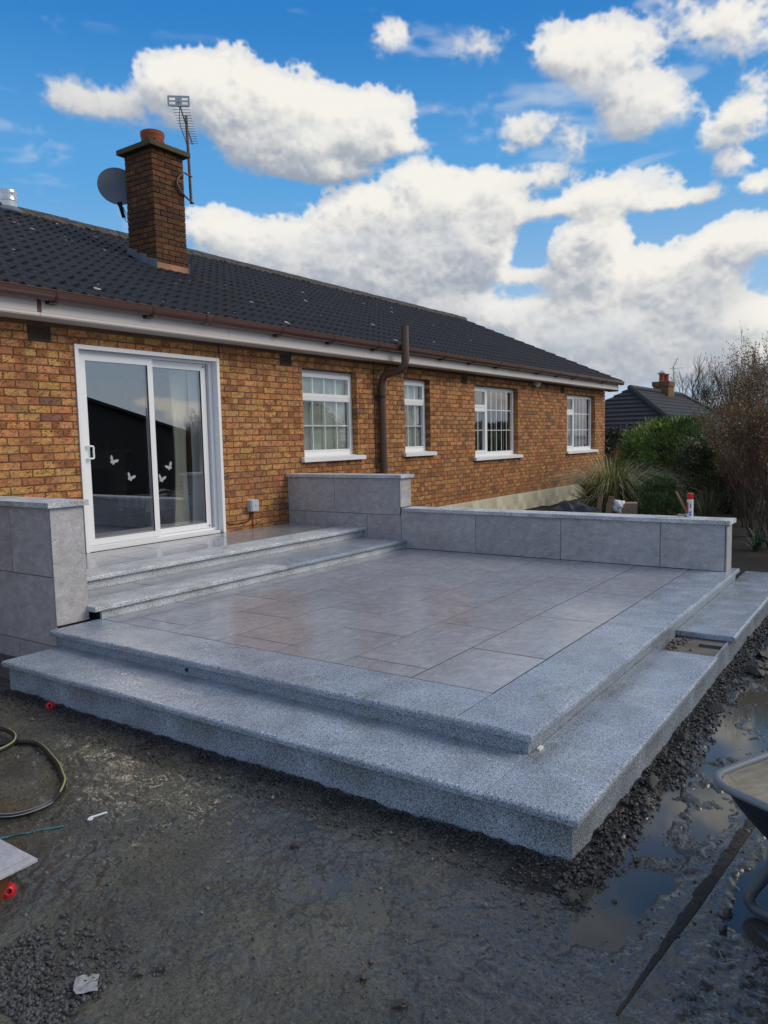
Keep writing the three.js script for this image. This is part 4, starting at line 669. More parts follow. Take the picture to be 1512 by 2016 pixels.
for (const [k, mull, xs, label] of [[3, 10.478, 5, 'white window with a gridded fixed pane and grey vertical blinds'], [4, 15.12, 5, 'white window nearest the house corner with vertical blinds']]) {
  const h = holes[k], a = h.x0 + 0.05, b = h.x1 - 0.05;
  const W = windowPart(h, [[a, mull - 0.02, 1.875, h.y1 - 0.05, true], [a, mull - 0.02, 1.0, 1.845, true], [mull + 0.02, b, 1.0, h.y1 - 0.05, false]], [...grid(mull + 0.04, b - 0.018, 1.02, h.y1 - 0.07, xs, [1.833, 1.436]), ...grid(a + 0.05, mull - 0.07, 1.05, 1.80, 2, [1.436])], label);
  part('mullion', barG(mull - 0.024, mull + 0.024, h.y0 + 0.08, h.y1 - 0.045, -0.158, -0.094), M.pvcWhite, W); part('transom', barG(a - 0.005, mull - 0.022, 1.842, 1.878, -0.157, -0.095), M.pvcWhite, W);
  const r = rng(80 + k), bl = []; for (let x = h.x0 + 0.06; x < h.x1 - 0.05; x += 0.085) { const q = r(); if ((k === 3 && q < 0.28) || (k === 4 && x < mull && q < 0.8) || q < 0.12) continue; const g = boxG(-0.044, 0.044, h.y0 + 0.04, h.y1 - 0.02, -0.001, 0.001); g.rotateY(0.35 + 0.5 * r()); g.translate(x, 0, -0.27); bl.push(g); }
  part('blind_slats', merge(bl), std(lin(0.52, 0.55, 0.56), 0.8), W, { kind: 'stuff' });
  part('room_wall', merge([boxG(h.x0 - 0.8, h.x1 + 0.6, 0.0, 2.43, -3.2, -3.15), boxG(h.x0 - 0.85, h.x0 - 0.8, 0.0, 2.43, -3.2, -0.31), boxG(h.x1 + 0.6, Math.min(HX1 - 0.31, h.x1 + 0.65), 0.0, 2.43, -3.2, -0.31), boxG(h.x0 - 0.8, h.x1 + 0.6, -0.02, 0.0, -3.2, -0.31)]), std(lin(0.20, 0.21, 0.23), 0.9), W);
}
// ================================================================ what shows of the sitting room through the door
{
  const room = struct('sitting_room'), dark = std(lin(0.12, 0.10, 0.09), 0.9), blue = std(lin(0.05, 0.13, 0.24), 0.85);
  part('room_floor', boxG(0.6, 5.4, 0.14, 0.20, -4.4, -0.305), std(lin(0.035, 0.028, 0.026), 0.85), room);
  part('back_wall', boxG(0.6, 5.4, 0.2, 2.42, -4.45, -4.4), blue, room); part('side_wall', boxG(0.55, 0.6, 0.14, 2.42, -4.45, -0.305), blue, room); part('side_wall', boxG(5.4, 5.45, 0.14, 2.42, -4.45, -0.305), dark, room);
  part('chimney_breast', boxG(3.3, 5.0, 0.2, 2.42, -4.4, -3.95), dark, room);
  const F = thing('fireplace', 'cream fireplace surround with a mantel seen through the sliding door', 'fireplace', [4.2, 0.2, -3.94]);
  const cream = std(lin(0.5, 0.46, 0.38), 0.6); part('mantel_shelf', barG(-0.75, 0.75, 0.98, 1.03, 0.0, 0.24), cream, F); part('jamb', barG(-0.66, -0.44, 0, 0.975, 0.0, 0.14), cream, F); part('jamb', barG(0.44, 0.66, 0, 0.975, 0.0, 0.14), cream, F); part('frieze', barG(-0.435, 0.435, 0.74, 0.975, 0.0, 0.13), cream, F); part('hearth', barG(-0.8, 0.8, 0.001, 0.04, 0.15, 0.5), std(lin(0.02, 0.02, 0.02), 0.3), F);
  const pf = thing('picture_frame', 'black framed picture standing on the mantel', 'picture frame', [3.85, 1.232, -3.84]); part('frame', frameG(-0.3, 0.3, 0, 0.40, 0, 0.02, 0.05), M.black, pf); part('picture', boxG(-0.255, 0.255, 0.045, 0.355, 0.004, 0.01), std(lin(0.05, 0.052, 0.055), 0.4), pf);
  for (const [x, s, c, l] of [[4.35, 1, lin(0.35, 0.28, 0.18), 'small tan ornament on the mantel beside the picture'], [4.52, 0.8, lin(0.30, 0.3, 0.28), 'pale squat ornament at the end of the mantel']]) { const g = latheG([[0, 0], [0.045, 0], [0.055, 0.03], [0.03, 0.1], [0.045, 0.13], [0.03, 0.16], [0, 0.165]].map(([a, b]) => [a * s, b * s]), 16); g.translate(x, 1.232, -3.82); solo('ornament', l, 'ornament', g, std(c, 0.5)); }
  // small table under a pale cloth
  const T = thing('side_table', 'low dark side table inside the sliding door', 'table', [3.55, 0.2, -1.35]), wood = std(lin(0.03, 0.018, 0.012), 0.4); part('table_top', barG(-0.42, 0.42, 0.42, 0.445, -0.24, 0.24), wood, T); for (const [a, b] of [[-1, -1], [1, -1], [-1, 1], [1, 1]]) part('leg', barG(a * 0.38 - 0.02, a * 0.38 + 0.02, 0.001, 0.42, b * 0.2 - 0.02, b * 0.2 + 0.02), wood, T);
  const pg = new THREE.PlaneGeometry(1.0, 0.9, 40, 36); pg.rotateX(-Math.PI / 2); const p = pg.attributes.position;
  for (let i = 0; i < p.count; i++) { let x = p.getX(i), z = p.getZ(i), y = 0; const ox = Math.max(0, Math.abs(x) - 0.425), oz = Math.max(0, Math.abs(z) - 0.245); y = -Math.max(ox * 1.8, oz * 0.95); x = Math.sign(x) * Math.min(Math.abs(x), 0.430 + 0.02 * Math.sin(z * 40)); z = Math.sign(z) * Math.min(Math.abs(z), 0.250 + 0.02 * Math.sin(x * 36)); p.setXYZ(i, x, y, z); }
  pg.computeVertexNormals(); pg.translate(3.55, 0.648, -1.35); const cm = std(lin(0.55, 0.62, 0.62), 0.9); cm.side = THREE.DoubleSide; solo('tablecloth', 'pale cloth hanging over the low table inside the door', 'tablecloth', pg, cm);
  // tied-back curtains at the jamb, voile beside lined fabric
  const curtain = (label, x, w, z, m, pinch) => { const n = 48, h = 40, pos = [], uv = [], id = []; for (let j = 0; j <= h; j++) for (let i = 0; i <= n; i++) { const t = j / h, q = i / n, y = 0.21 + t * 2.15, pin = 1 - pinch * Math.exp(-(((t - 0.42) / 0.30) ** 2)), xx = x + w * (0.5 + (q - 0.5) * pin) - pinch * 0.1 * (1 - t); pos.push(xx, y, z + 0.028 * Math.sin(q * 44) * (0.6 + 0.4 * t)); uv.push(q * w, y); } for (let j = 0; j < h; j++) for (let i = 0; i < n; i++) { const a = j * (n + 1) + i; id.push(a, a + 1, a + n + 2, a, a + n + 2, a + n + 1); } const g = new THREE.BufferGeometry(); g.setAttribute('position', new THREE.Float32BufferAttribute(pos, 3)); g.setAttribute('uv', new THREE.Float32BufferAttribute(uv, 2)); g.setIndex(id); g.computeVertexNormals(); m.side = THREE.DoubleSide; solo('curtain', label, 'curtain', g, m); };
  curtain('sage lined curtain gathered behind the sliding door', 2.96, 0.26, -0.34, std(lin(0.62, 0.64, 0.54), 0.9), 0.35);
  curtain('white voile curtain hanging nearest the door jamb', 3.17, 0.24, -0.27, new THREE.MeshPhysicalMaterial({ color: lin(0.80, 0.84, 0.84), roughness: 0.95, transmission: 0.3, thickness: 0 }), 0.25);
}

// ================================================================ things fixed to the house
{
  const t = thing('outdoor_socket', 'grey plastic socket box on the brick wall beside the door', 'socket', [3.80, 0.438, 0.002]);
  part('case', barG(0, 0.135, 0, 0.15, 0, 0.055, 0.008), std(lin(0.45, 0.49, 0.53), 0.4), t); part('lid', barG(0.018, 0.131, 0.006, 0.144, 0.055, 0.068, 0.006), std(lin(0.50, 0.55, 0.6), 0.4), t); part('latch', boxG(0.072, 0.080, 0.068, 0.082, 0.068, 0.072), M.black, t);
  part('cable', tubeG([[0.035, 0.0, 0.02], [0.034, -0.05, 0.014], [0.01, -0.11, 0.012], [-0.06, -0.122, 0.011], [-0.2, -0.128, 0.011], [-0.33, -0.12, 0.011], [-0.372, -0.09, 0.011]], 0.006, 40, 6), M.black, t); part('cable', tubeG([[0.07, 0.0, 0.02], [0.074, -0.1, 0.012], [0.074, -0.213, 0.012]], 0.006, 10, 6), M.black, t);
}
{
  const t = thing('security_light', 'small white floodlight fixed under the eaves between the two gridded windows', 'floodlight', [12.55, 2.40, 0.0]);
  part('bracket', barG(-0.03, 0.03, 0.0, 0.06, -0.004, 0.06), M.pvcWhite, t); part('lamp_head', (() => { const g = barG(-0.09, 0.09, -0.05, 0.05, 0, 0.06, 0.012); g.rotateX(0.5); g.translate(0, 0.03, 0.06); return g; })(), std(lin(0.6, 0.6, 0.58), 0.5), t); part('sensor', (() => { const g = new THREE.SphereGeometry(0.03, 14, 10); g.translate(0, -0.015, 0.05); return g; })(), std(lin(0.5, 0.5, 0.5), 0.4), t);
}
{ // satellite dish on the chimney
  const t = thing('satellite_dish', 'dark grey satellite dish mounted behind the chimney', 'satellite dish', [4.31, 5.04, -2.90]);
  const bowl = latheG([...Array(13)].map((_, i) => { const r = i / 12 * 0.275; return [r, r * r * 0.62]; }).concat([[0.281, 0.052], [0.279, 0.044]]), 40); bowl.scale(1, 1, 1.0); bowl.rotateX(Math.PI / 2); const bm = M.dish.clone(); bm.side = THREE.DoubleSide;
  const turn = new THREE.Euler(-0.18, -0.55, 0.0, 'YXZ'); bowl.applyQuaternion(new THREE.Quaternion().setFromEuler(turn)); part('dish', bowl, bm, t);
  part('feed_arm', rodG([0.05, -0.25, 0.02], [-0.07, -0.30, 0.17], 0.010), M.black, t); part('receiver', (() => { const g = merge([rodG([-0.115, -0.285, 0.19], [-0.03, -0.455, 0.15], 0.030, 0.024, 14), rodG([-0.125, -0.265, 0.195], [-0.105, -0.305, 0.185], 0.037, 0.037, 14)]); return g; })(), M.black, t);
  part('cable', merge([tubeG([[-0.03, -0.455, 0.15], [0.02, -0.47, 0.12], [0.05, -0.36, 0.08], [0.05, -0.26, 0.03]], 0.004, 20, 5), tubeG([[-0.03, -0.455, 0.15], [0.05, -0.50, 0.12], [0.08, -0.38, 0.08], [0.06, -0.26, 0.03]], 0.004, 20, 5)]), M.black, t);
  part('mount', merge([rodG([0.0, -0.02, -0.02], [0.16, -0.02, -0.04], 0.02), rodG([0.16, -0.02, -0.04], [0.18, -0.02, 0.285], 0.016), boxG(0.12, 0.24, -0.1, 0.06, 0.28, 0.288)]), M.black, t);
}
{ // television aerial
  const t = thing('television_aerial', 'television aerial on a rusty mast strapped to the chimney', 'aerial', [5.05, 4.86, -2.19]);
  part('mast', rodG([0.02, 0, 0], [-0.005, 1.24, 0], 0.021, 0.021, 12), M.rust, t);
  const c = (a) => [-0.505 + 1.129 * a, 1.165, 0.42 - 1.005 * a], dx = 0.664, dz = 0.747, e = (a, h) => { const [x, y, z] = c(a); return [[x - dx * h, y, z - dz * h], [x + dx * h, y, z + dz * h]]; };
  part('boom', rodG(c(-0.02), c(1), 0.011, 0.011, 8), M.alu, t);
  for (let i = 0; i < 15; i++) { const [p, q] = e(0.10 + i * 0.063, 0.125 - i * 0.0022); part('element', rodG(p, q, 0.0045, 0.0045, 6), M.alu, t); }
  // stamped reflector plate with four windows and a dipole box
  const s = new THREE.Shape([[-0.15, -0.072], [0.15, -0.072], [0.15, 0.072], [-0.15, 0.072]].map((q) => new THREE.Vector2(...q))); for (const [x, y] of [[-0.085, 0.028], [-0.085, -0.028], [0.085, 0.028], [0.085, -0.028]]) { const p = new THREE.Path(); p.moveTo(x - 0.04, y - 0.018); p.lineTo(x - 0.04, y + 0.018); p.lineTo(x + 0.04, y + 0.018); p.lineTo(x + 0.04, y - 0.018); s.holes.push(p); }
  const rg = new THREE.ExtrudeGeometry(s, { depth: 0.006, bevelEnabled: false }); rg.rotateY(Math.atan2(-dz, dx)); rg.translate(c(0)[0], c(0)[1] + 0.01, c(0)[2]); part('reflector', rg, M.alu, t);
  part('dipole_box', (() => { const g = boxG(-0.03, 0.03, -0.025, 0.025, -0.02, 0.03); g.rotateY(Math.atan2(-dz, dx)); g.translate(c(0.06)[0], 1.165, c(0.06)[2]); return g; })(), M.black, t);
  part('bracket', merge([tubeG([[0.07, 0.405, -0.02], [-0.12, 0.36, 0.10], [-0.28, 0.32, 0.205], [-0.40, 0.21, 0.212], [-0.42, 0.15, 0.212], [-0.40, 0.09, 0.212], [-0.28, 0.0, 0.205], [-0.1, 0.005, 0.1], [0.08, 0.02, -0.02]], 0.014, 60, 6)]), M.rust, t);
  part('cable', tubeG([c(0.06), [-0.24, 1.02, 0.13], [-0.03, 0.8, 0.02], [-0.02, 0.35, 0.03], [-0.10, 0.2, 0.1]], 0.005, 30, 5), M.black, t);
}
{ const t = thing('metal_flue', 'short shiny metal flue on the ridge at the edge of the picture', 'flue', [3.44, 4.70, -4.30]); part('pipe', latheG([[0.118, 0], [0.118, 0.20], [0.126, 0.205], [0.126, 0.225], [0.118, 0.23], [0.118, 0.30], [0.127, 0.305], [0.127, 0.355], [0.11, 0.36], [0.108, 0.1]], 32), M.steel, t); part('collar', latheG([[0.11, 0.0], [0.21, 0.02], [0.18, 0.09], [0.125, 0.125]], 24), M.lead, t); }

// ================================================================ planting beyond the low wall
// leaves, blades and twigs are many small faces joined into one crown
class Leaves {
  constructor() { this.p = []; this.c = []; this.i = []; this.t = []; }
  leaf(x, y, z, dx, dy, dz, len, w, col, r) {               // a folded leaf: two triangles either side of the rib
    const d = V3(dx, dy, dz).normalize(), s = V3(r() - 0.5, r() - 0.5, r() - 0.5).cross(d).normalize(), n = s.clone().cross(d), k = this.p.length / 3, m = 0.45 * len, f = 0.25 * w;
    const P = [[0, 0, 0], [m, w / 2, f], [len, 0, 0], [m, -w / 2, f]];
    for (const [a, b, c] of P) { this.p.push(x + d.x * a + s.x * b + n.x * c, y + d.y * a + s.y * b + n.y * c, z + d.z * a + s.z * b + n.z * c); this.c.push(...col); this.t.push(a, b); }
    this.i.push(k, k + 1, k + 2, k, k + 2, k + 3);
  }
  blade(pts, w, col) {                                     // a strap of grass along a bent path
    const k0 = this.p.length / 3, n = pts.length;
    pts.forEach((q, i) => { const a = pts[Math.max(0, i - 1)], b = pts[Math.min(n - 1, i + 1)], tx = b[0] - a[0], tz = b[2] - a[2], l = Math.hypot(tx, tz) || 1, ww = w * (1 - (i / (n - 1)) ** 2 * 0.92); this.p.push(q[0] - tz / l * ww, q[1], q[2] + tx / l * ww, q[0] + tz / l * ww, q[1], q[2] - tx / l * ww); this.c.push(...col, ...col); this.t.push(0, i / n, 1, i / n); });
    for (let i = 0; i < n - 1; i++) { const a = k0 + i * 2; this.i.push(a, a + 1, a + 3, a, a + 3, a + 2); }
  }
  twig(a, b, r0, r1, col) {                                // three-sided twig
    const k = this.p.length / 3, d = V3(b[0] - a[0], b[1] - a[1], b[2] - a[2]).normalize(), s = Math.abs(d.y) < 0.9 ? V3(0, 1, 0).cross(d).normalize() : V3(1, 0, 0).cross(d).normalize(), n = s.clone().cross(d);
    for (const [q, r] of [[a, r0], [b, r1]]) for (let j = 0; j < 3; j++) { const u = Math.cos(j * 2.094) * r, v = Math.sin(j * 2.094) * r; this.p.push(q[0] + s.x * u + n.x * v, q[1] + s.y * u + n.y * v, q[2] + s.z * u + n.z * v); this.c.push(...col); this.t.push(j, 0); }
    for (let j = 0; j < 3; j++) { const e = (j + 1) % 3; this.i.push(k + j, k + e, k + 3 + e, k + j, k + 3 + e, k + 3 + j); }
  }
  build() { const g = new THREE.BufferGeometry(); g.setAttribute('position', new THREE.Float32BufferAttribute(this.p, 3)); g.setAttribute('color', new THREE.Float32BufferAttribute(this.c, 3)); g.setAttribute('uv', new THREE.Float32BufferAttribute(this.t, 2)); g.setIndex(this.i); g.computeVertexNormals(); return g; }
}
const leafM = new THREE.MeshPhysicalMaterial({ color: 0xffffff, vertexColors: true, roughness: 0.6, side: THREE.DoubleSide, transmission: 0.25, thickness: 0 });
const barkM = std(lin(0.09, 0.065, 0.05), 0.9, { map: blotch }), twigM = new THREE.MeshStandardMaterial({ color: 0xffffff, vertexColors: true, roughness: 0.85 });
const tint = (c, r, k = 0.35) => { const q = 1 + k * (r() - 0.5) * 2, h = 1 + 0.15 * (r() - 0.5); return [c[0] * q * h, c[1] * q, c[2] * q / h]; };
// a crown of leaf sprays filling clumps round a centre
function shrub(name, label, category, at, size, { clumps, per, leaf, width, cols, seed, lift = 0.3, group, spread = 1, flatTop = 0 }) {
  const r = rng(seed), t = thing(name, label, category, at, 0, group), L = new Leaves(), stems = [];
  for (let c = 0; c < clumps; c++) {
    const a = r() * 6.283, v = Math.acos(2 * r() - 1), k = Math.cbrt(0.25 + 0.75 * r()), cx = Math.cos(a) * Math.sin(v) * k * size[0], cz = Math.sin(a) * Math.sin(v) * k * size[2], cy = size[1] * (1 + Math.min(Math.cos(v) * k, flatTop ? flatTop : 1) * 0.98), q = (0.12 + 0.14 * r()) * Math.min(size[0], size[2], size[1]) * spread;
    const base = cols[Math.floor(r() * cols.length)], out = V3(cx / size[0], (cy - size[1]) / size[1] + lift, cz / size[2]).normalize();
    if (c % 4 === 0) stems.push(rodG([cx * 0.15, 0.0, cz * 0.15], [cx * 0.9, cy * 0.9, cz * 0.9], 0.016, 0.005, 5));
    for (let i = 0; i < per; i++) {
      const x = cx + (r() + r() - 1) * q * 1.5, y = cy + (r() + r() - 1) * q, z = cz + (r() + r() - 1) * q * 1.5;
      L.leaf(x, Math.max(0.02, y), z, out.x + (r() - 0.5) * 1.3, out.y + (r() - 0.5) * 1.0, out.z + (r() - 0.5) * 1.3, leaf * (0.6 + 0.8 * r()), width * (0.7 + 0.6 * r()), tint(base, r), r);
    }
  }
  part('stems', merge(stems), barkM, t, { kind: 'stuff' }); part('crown', L.build(), leafM, t); return t;
}
function grassClump(name, label, at, { n, h, reach, w, cols, seed, group, droop = 1 }) {
  const r = rng(seed), t = thing(name, label, 'grass', at, 0, group), L = new Leaves();
  for (let i = 0; i < n; i++) {
    const a = r() * 6.283, k = Math.sqrt(r()), H = h * (0.55 + 0.6 * r()), R = reach * (0.15 + 0.85 * k) * (0.7 + 0.5 * r()), bx = Math.cos(a) * 0.16 * reach * k, bz = Math.sin(a) * 0.16 * reach * k, b = a + (r() - 0.5) * 0.7, pts = [];
    for (let j = 0; j <= 7; j++) { const s = j / 7; pts.push([bx + Math.cos(b) * R * Math.pow(s, 1.7), H * (s * 1.5 - droop * 0.62 * s * s * s * (0.5 + k)), bz + Math.sin(b) * R * Math.pow(s, 1.7)]); }
    L.blade(pts, w * (0.6 + 0.7 * r()), tint(cols[Math.floor(r() * cols.length)], r, 0.3));
  }
  part('blades', L.build(), leafM, t); return t;
}
// a bare tree or shrub: forking limbs down to twigs, with buds or the last leaves
function bareTree(name, label, category, at, { h, seed, stems = 1, spread = 0.5, levels = 5, girth = 0.06, col = [0.07, 0.055, 0.05], tip, tips = 0, tipSize = 0.02, group, kids = 3, up = 0.25, fan = 0.3 }) {
  const r = rng(seed), t = thing(name, label, category, at, 0, group), B = new Leaves(), tr = [];
  const grow = (p, d, len, rad, lev) => {
    const m = d.clone().add(V3((r() - 0.5) * 0.25, up * 0.3, (r() - 0.5) * 0.25)).normalize(), a = [p.x, p.y, p.z], mid = p.clone().addScaledVector(d, len * 0.5), e = mid.clone().addScaledVector(m, len * 0.5);
    if (lev >= levels - 1) { tr.push(rodG(a, [mid.x, mid.y, mid.z], rad, rad * 0.85, 7), rodG([mid.x, mid.y, mid.z], [e.x, e.y, e.z], rad * 0.85, rad * 0.65, 7)); } else { B.twig(a, [mid.x, mid.y, mid.z], rad, rad * 0.8, tint(col, r, 0.3)); B.twig([mid.x, mid.y, mid.z], [e.x, e.y, e.z], rad * 0.8, rad * 0.5, tint(col, r, 0.3)); }
    if (lev === 0 || rad < 0.0006) { if (tip) for (let i = 0; i < tips; i++) { const s = r(); B.leaf(p.x + (e.x - p.x) * s, p.y + (e.y - p.y) * s, p.z + (e.z - p.z) * s, r() - 0.5, r() - 0.3, r() - 0.5, tipSize * (0.6 + 0.8 * r()), tipSize * 0.55, tint(tip[Math.floor(r() * tip.length)], r), r); } return; }
    const n = kids + (r() < 0.4 ? 1 : 0);
    for (let i = 0; i < n; i++) { const s = i === 0 ? 1 : 0.35 + 0.6 * r(), q = p.clone().lerp(e, s), dir = m.clone().add(V3((r() - 0.5) * 2 * spread * 1.4, (r() - 0.35) * spread + up, (r() - 0.5) * 2 * spread * 1.4)).normalize(); grow(q, dir, len * (0.62 + 0.2 * r()), rad * (i === 0 ? 0.68 : 0.5), lev - 1); }
  };
  for (let s = 0; s < stems; s++) { const a = s / stems * 6.283 + r(), k = stems > 1 ? fan * (0.5 + r()) : 0.05; grow(V3(Math.cos(a) * 0.05 * (stems > 1 ? 1 : 0), -0.03, Math.sin(a) * 0.05 * (stems > 1 ? 1 : 0)), V3(Math.cos(a) * k, 1, Math.sin(a) * k).normalize(), h * 0.34, girth, levels); }
  part('trunk', merge(tr), barkM, t); part('crown', B.build(), twigM, t); return t;
}
grassClump('pampas_grass', 'big clump of arching pampas grass growing against the cream plinth', [9.3, -0.32, 2.78], { n: 1700, h: 1.18, reach: 1.30, w: 0.0075, cols: [[0.20, 0.23, 0.06], [0.36, 0.33, 0.12], [0.12, 0.17, 0.045], [0.46, 0.39, 0.19]], seed: 601 });
grassClump('dry_grass', 'thin upright tuft of dry stems beside the rounded bush', [9.0, -0.32, 4.3], { n: 160, h: 0.62, reach: 0.30, w: 0.006, cols: [[0.07, 0.09, 0.03], [0.12, 0.12, 0.05]], seed: 602, droop: 0.4 });
grassClump('strap_leaf_plant', 'green strap leaved plant beyond the end of the low wall', [7.9, -0.32, 5.15], { n: 60, h: 0.36, reach: 0.24, w: 0.011, cols: [[0.05, 0.10, 0.045], [0.07, 0.13, 0.06]], seed: 603, droop: 0.9 });
grassClump('strap_leaf_plant', 'small strap leaved plant in the soil near the picture edge', [8.4, -0.32, 5.45], { n: 40, h: 0.28, reach: 0.2, w: 0.010, cols: [[0.05, 0.10, 0.045], [0.07, 0.13, 0.06]], seed: 604, droop: 0.9 });
shrub('round_bush', 'rounded dark green bush between the pampas grass and the spray can', 'bush', [8.6, -0.33, 3.72], [0.36, 0.50, 0.36], { clumps: 190, per: 70, leaf: 0.040, width: 0.011, cols: [[0.075, 0.15, 0.03], [0.05, 0.11, 0.024], [0.11, 0.19, 0.04]], seed: 611, spread: 0.8, lift: 0.6 });
shrub('juniper_bush', 'broad bright green juniper in front of the neighbouring roof', 'bush', [14.3, -0.40, 2.58], [1.1, 1.04, 1.2], { clumps: 300, per: 110, leaf: 0.10, width: 0.022, cols: [[0.16, 0.29, 0.045], [0.10, 0.19, 0.03], [0.24, 0.36, 0.07], [0.05, 0.10, 0.02]], seed: 612, lift: 0.6, spread: 0.75, flatTop: 0.85 });
shrub('laurel_bush', 'dark bush with small variegated leaves beside the bright juniper', 'bush', [13.2, -0.40, 3.62], [0.8, 0.90, 0.8], { clumps: 210, per: 80, leaf: 0.05, width: 0.026, cols: [[0.035, 0.06, 0.02], [0.05, 0.085, 0.03], [0.16, 0.17, 0.09], [0.03, 0.05, 0.018]], seed: 613 });
shrub('ivy_hedge', 'dark ivy hedge behind the corner of the house', 'hedge', [20.2, -0.40, -0.9], [1.1, 1.0, 2.6], { clumps: 300, per: 70, leaf: 0.085, width: 0.06, cols: [[0.028, 0.045, 0.018], [0.04, 0.06, 0.024], [0.06, 0.075, 0.04]], seed: 614, flatTop: 0.75, spread: 0.9 });
shrub('dark_hedge', 'low dark evergreen hedge under the red twigged shrubs', 'hedge', [13.4, -0.40, 5.9], [0.9, 0.78, 2.3], { clumps: 330, per: 70, leaf: 0.05, width: 0.022, cols: [[0.025, 0.04, 0.015], [0.04, 0.055, 0.02]], seed: 615, flatTop: 0.8 });
const red = [0.17, 0.085, 0.062], buds = [[0.30, 0.24, 0.12], [0.30, 0.12, 0.07], [0.18, 0.18, 0.08], [0.42, 0.36, 0.22]];
[[9.4, 4.90, 2.9, 621, 'red twigged shrub rising highest at the picture edge'], [10.8, 4.55, 2.0, 622, 'red twigged shrub behind the red capped spray can'], [8.2, 5.32, 2.3, 623, 'bare shrub leaning in over the end of the low wall'], [12.0, 4.22, 1.5, 624, 'lower red twigged shrub beside the variegated bush']].forEach(([x, z, h, seed, label]) => bareTree('red_twig_shrub', label, 'shrub', [x, -0.31, z], { h, seed, stems: 7, spread: 0.34, levels: 5, girth: 0.014, col: red, tip: buds, tips: 4, tipSize: 0.028, group: 'red twigged shrubs beyond the patio', kids: 3, fan: 0.20 }));
[[48, -5.0, 7.4, 631, 'bare tree directly behind the neighbouring chimney'], [50, -3.0, 7.2, 632, 'bare tree between the neighbouring roof and the red shrubs'], [46, -1.6, 7.0, 633, 'smaller bare tree over the far end of the neighbouring ridge']].forEach(([x, z, h, seed, label]) => bareTree('bare_tree', label, 'tree', [x, -1.62, z], { h: h * 0.95, seed, stems: 1, spread: 0.5, levels: 6, girth: 0.13, kids: 3, col: [0.055, 0.048, 0.045], group: 'bare trees behind the neighbouring house' }));
shrub('far_bush', 'rounded evergreen beside the bare trees behind the neighbouring roof', 'bush', [43.5, -1.62, -2.2], [1.5, 2.2, 1.6], { clumps: 160, per: 60, leaf: 0.16, width: 0.11, cols: [[0.05, 0.075, 0.035], [0.035, 0.055, 0.025]], seed: 616 });
// trees and hedge across the garden, mirrored in the windows
shrub('garden_hedge', 'tall garden hedge mirrored in the gridded windows', 'hedge', [50, -0.3, 20.5], [16, 1.35, 1.2], { clumps: 420, per: 50, leaf: 0.3, width: 0.2, cols: [[0.035, 0.05, 0.02], [0.05, 0.065, 0.03]], seed: 617, flatTop: 0.8, spread: 1.2 });
shrub('garden_tree', 'broad dark evergreen mirrored in the frosted window', 'tree', [29.2, -0.3, 20.5], [1.8, 1.9, 1.6], { clumps: 220, per: 60, leaf: 0.16, width: 0.09, cols: [[0.035, 0.05, 0.02], [0.05, 0.065, 0.03]], seed: 618 });
bareTree('bare_tree', 'bare tree mirrored in the narrow frosted window', 'tree', [38.8, -0.3, 20.0], { h: 3.9, seed: 634, stems: 1, spread: 0.45, levels: 6, girth: 0.09, kids: 3 });

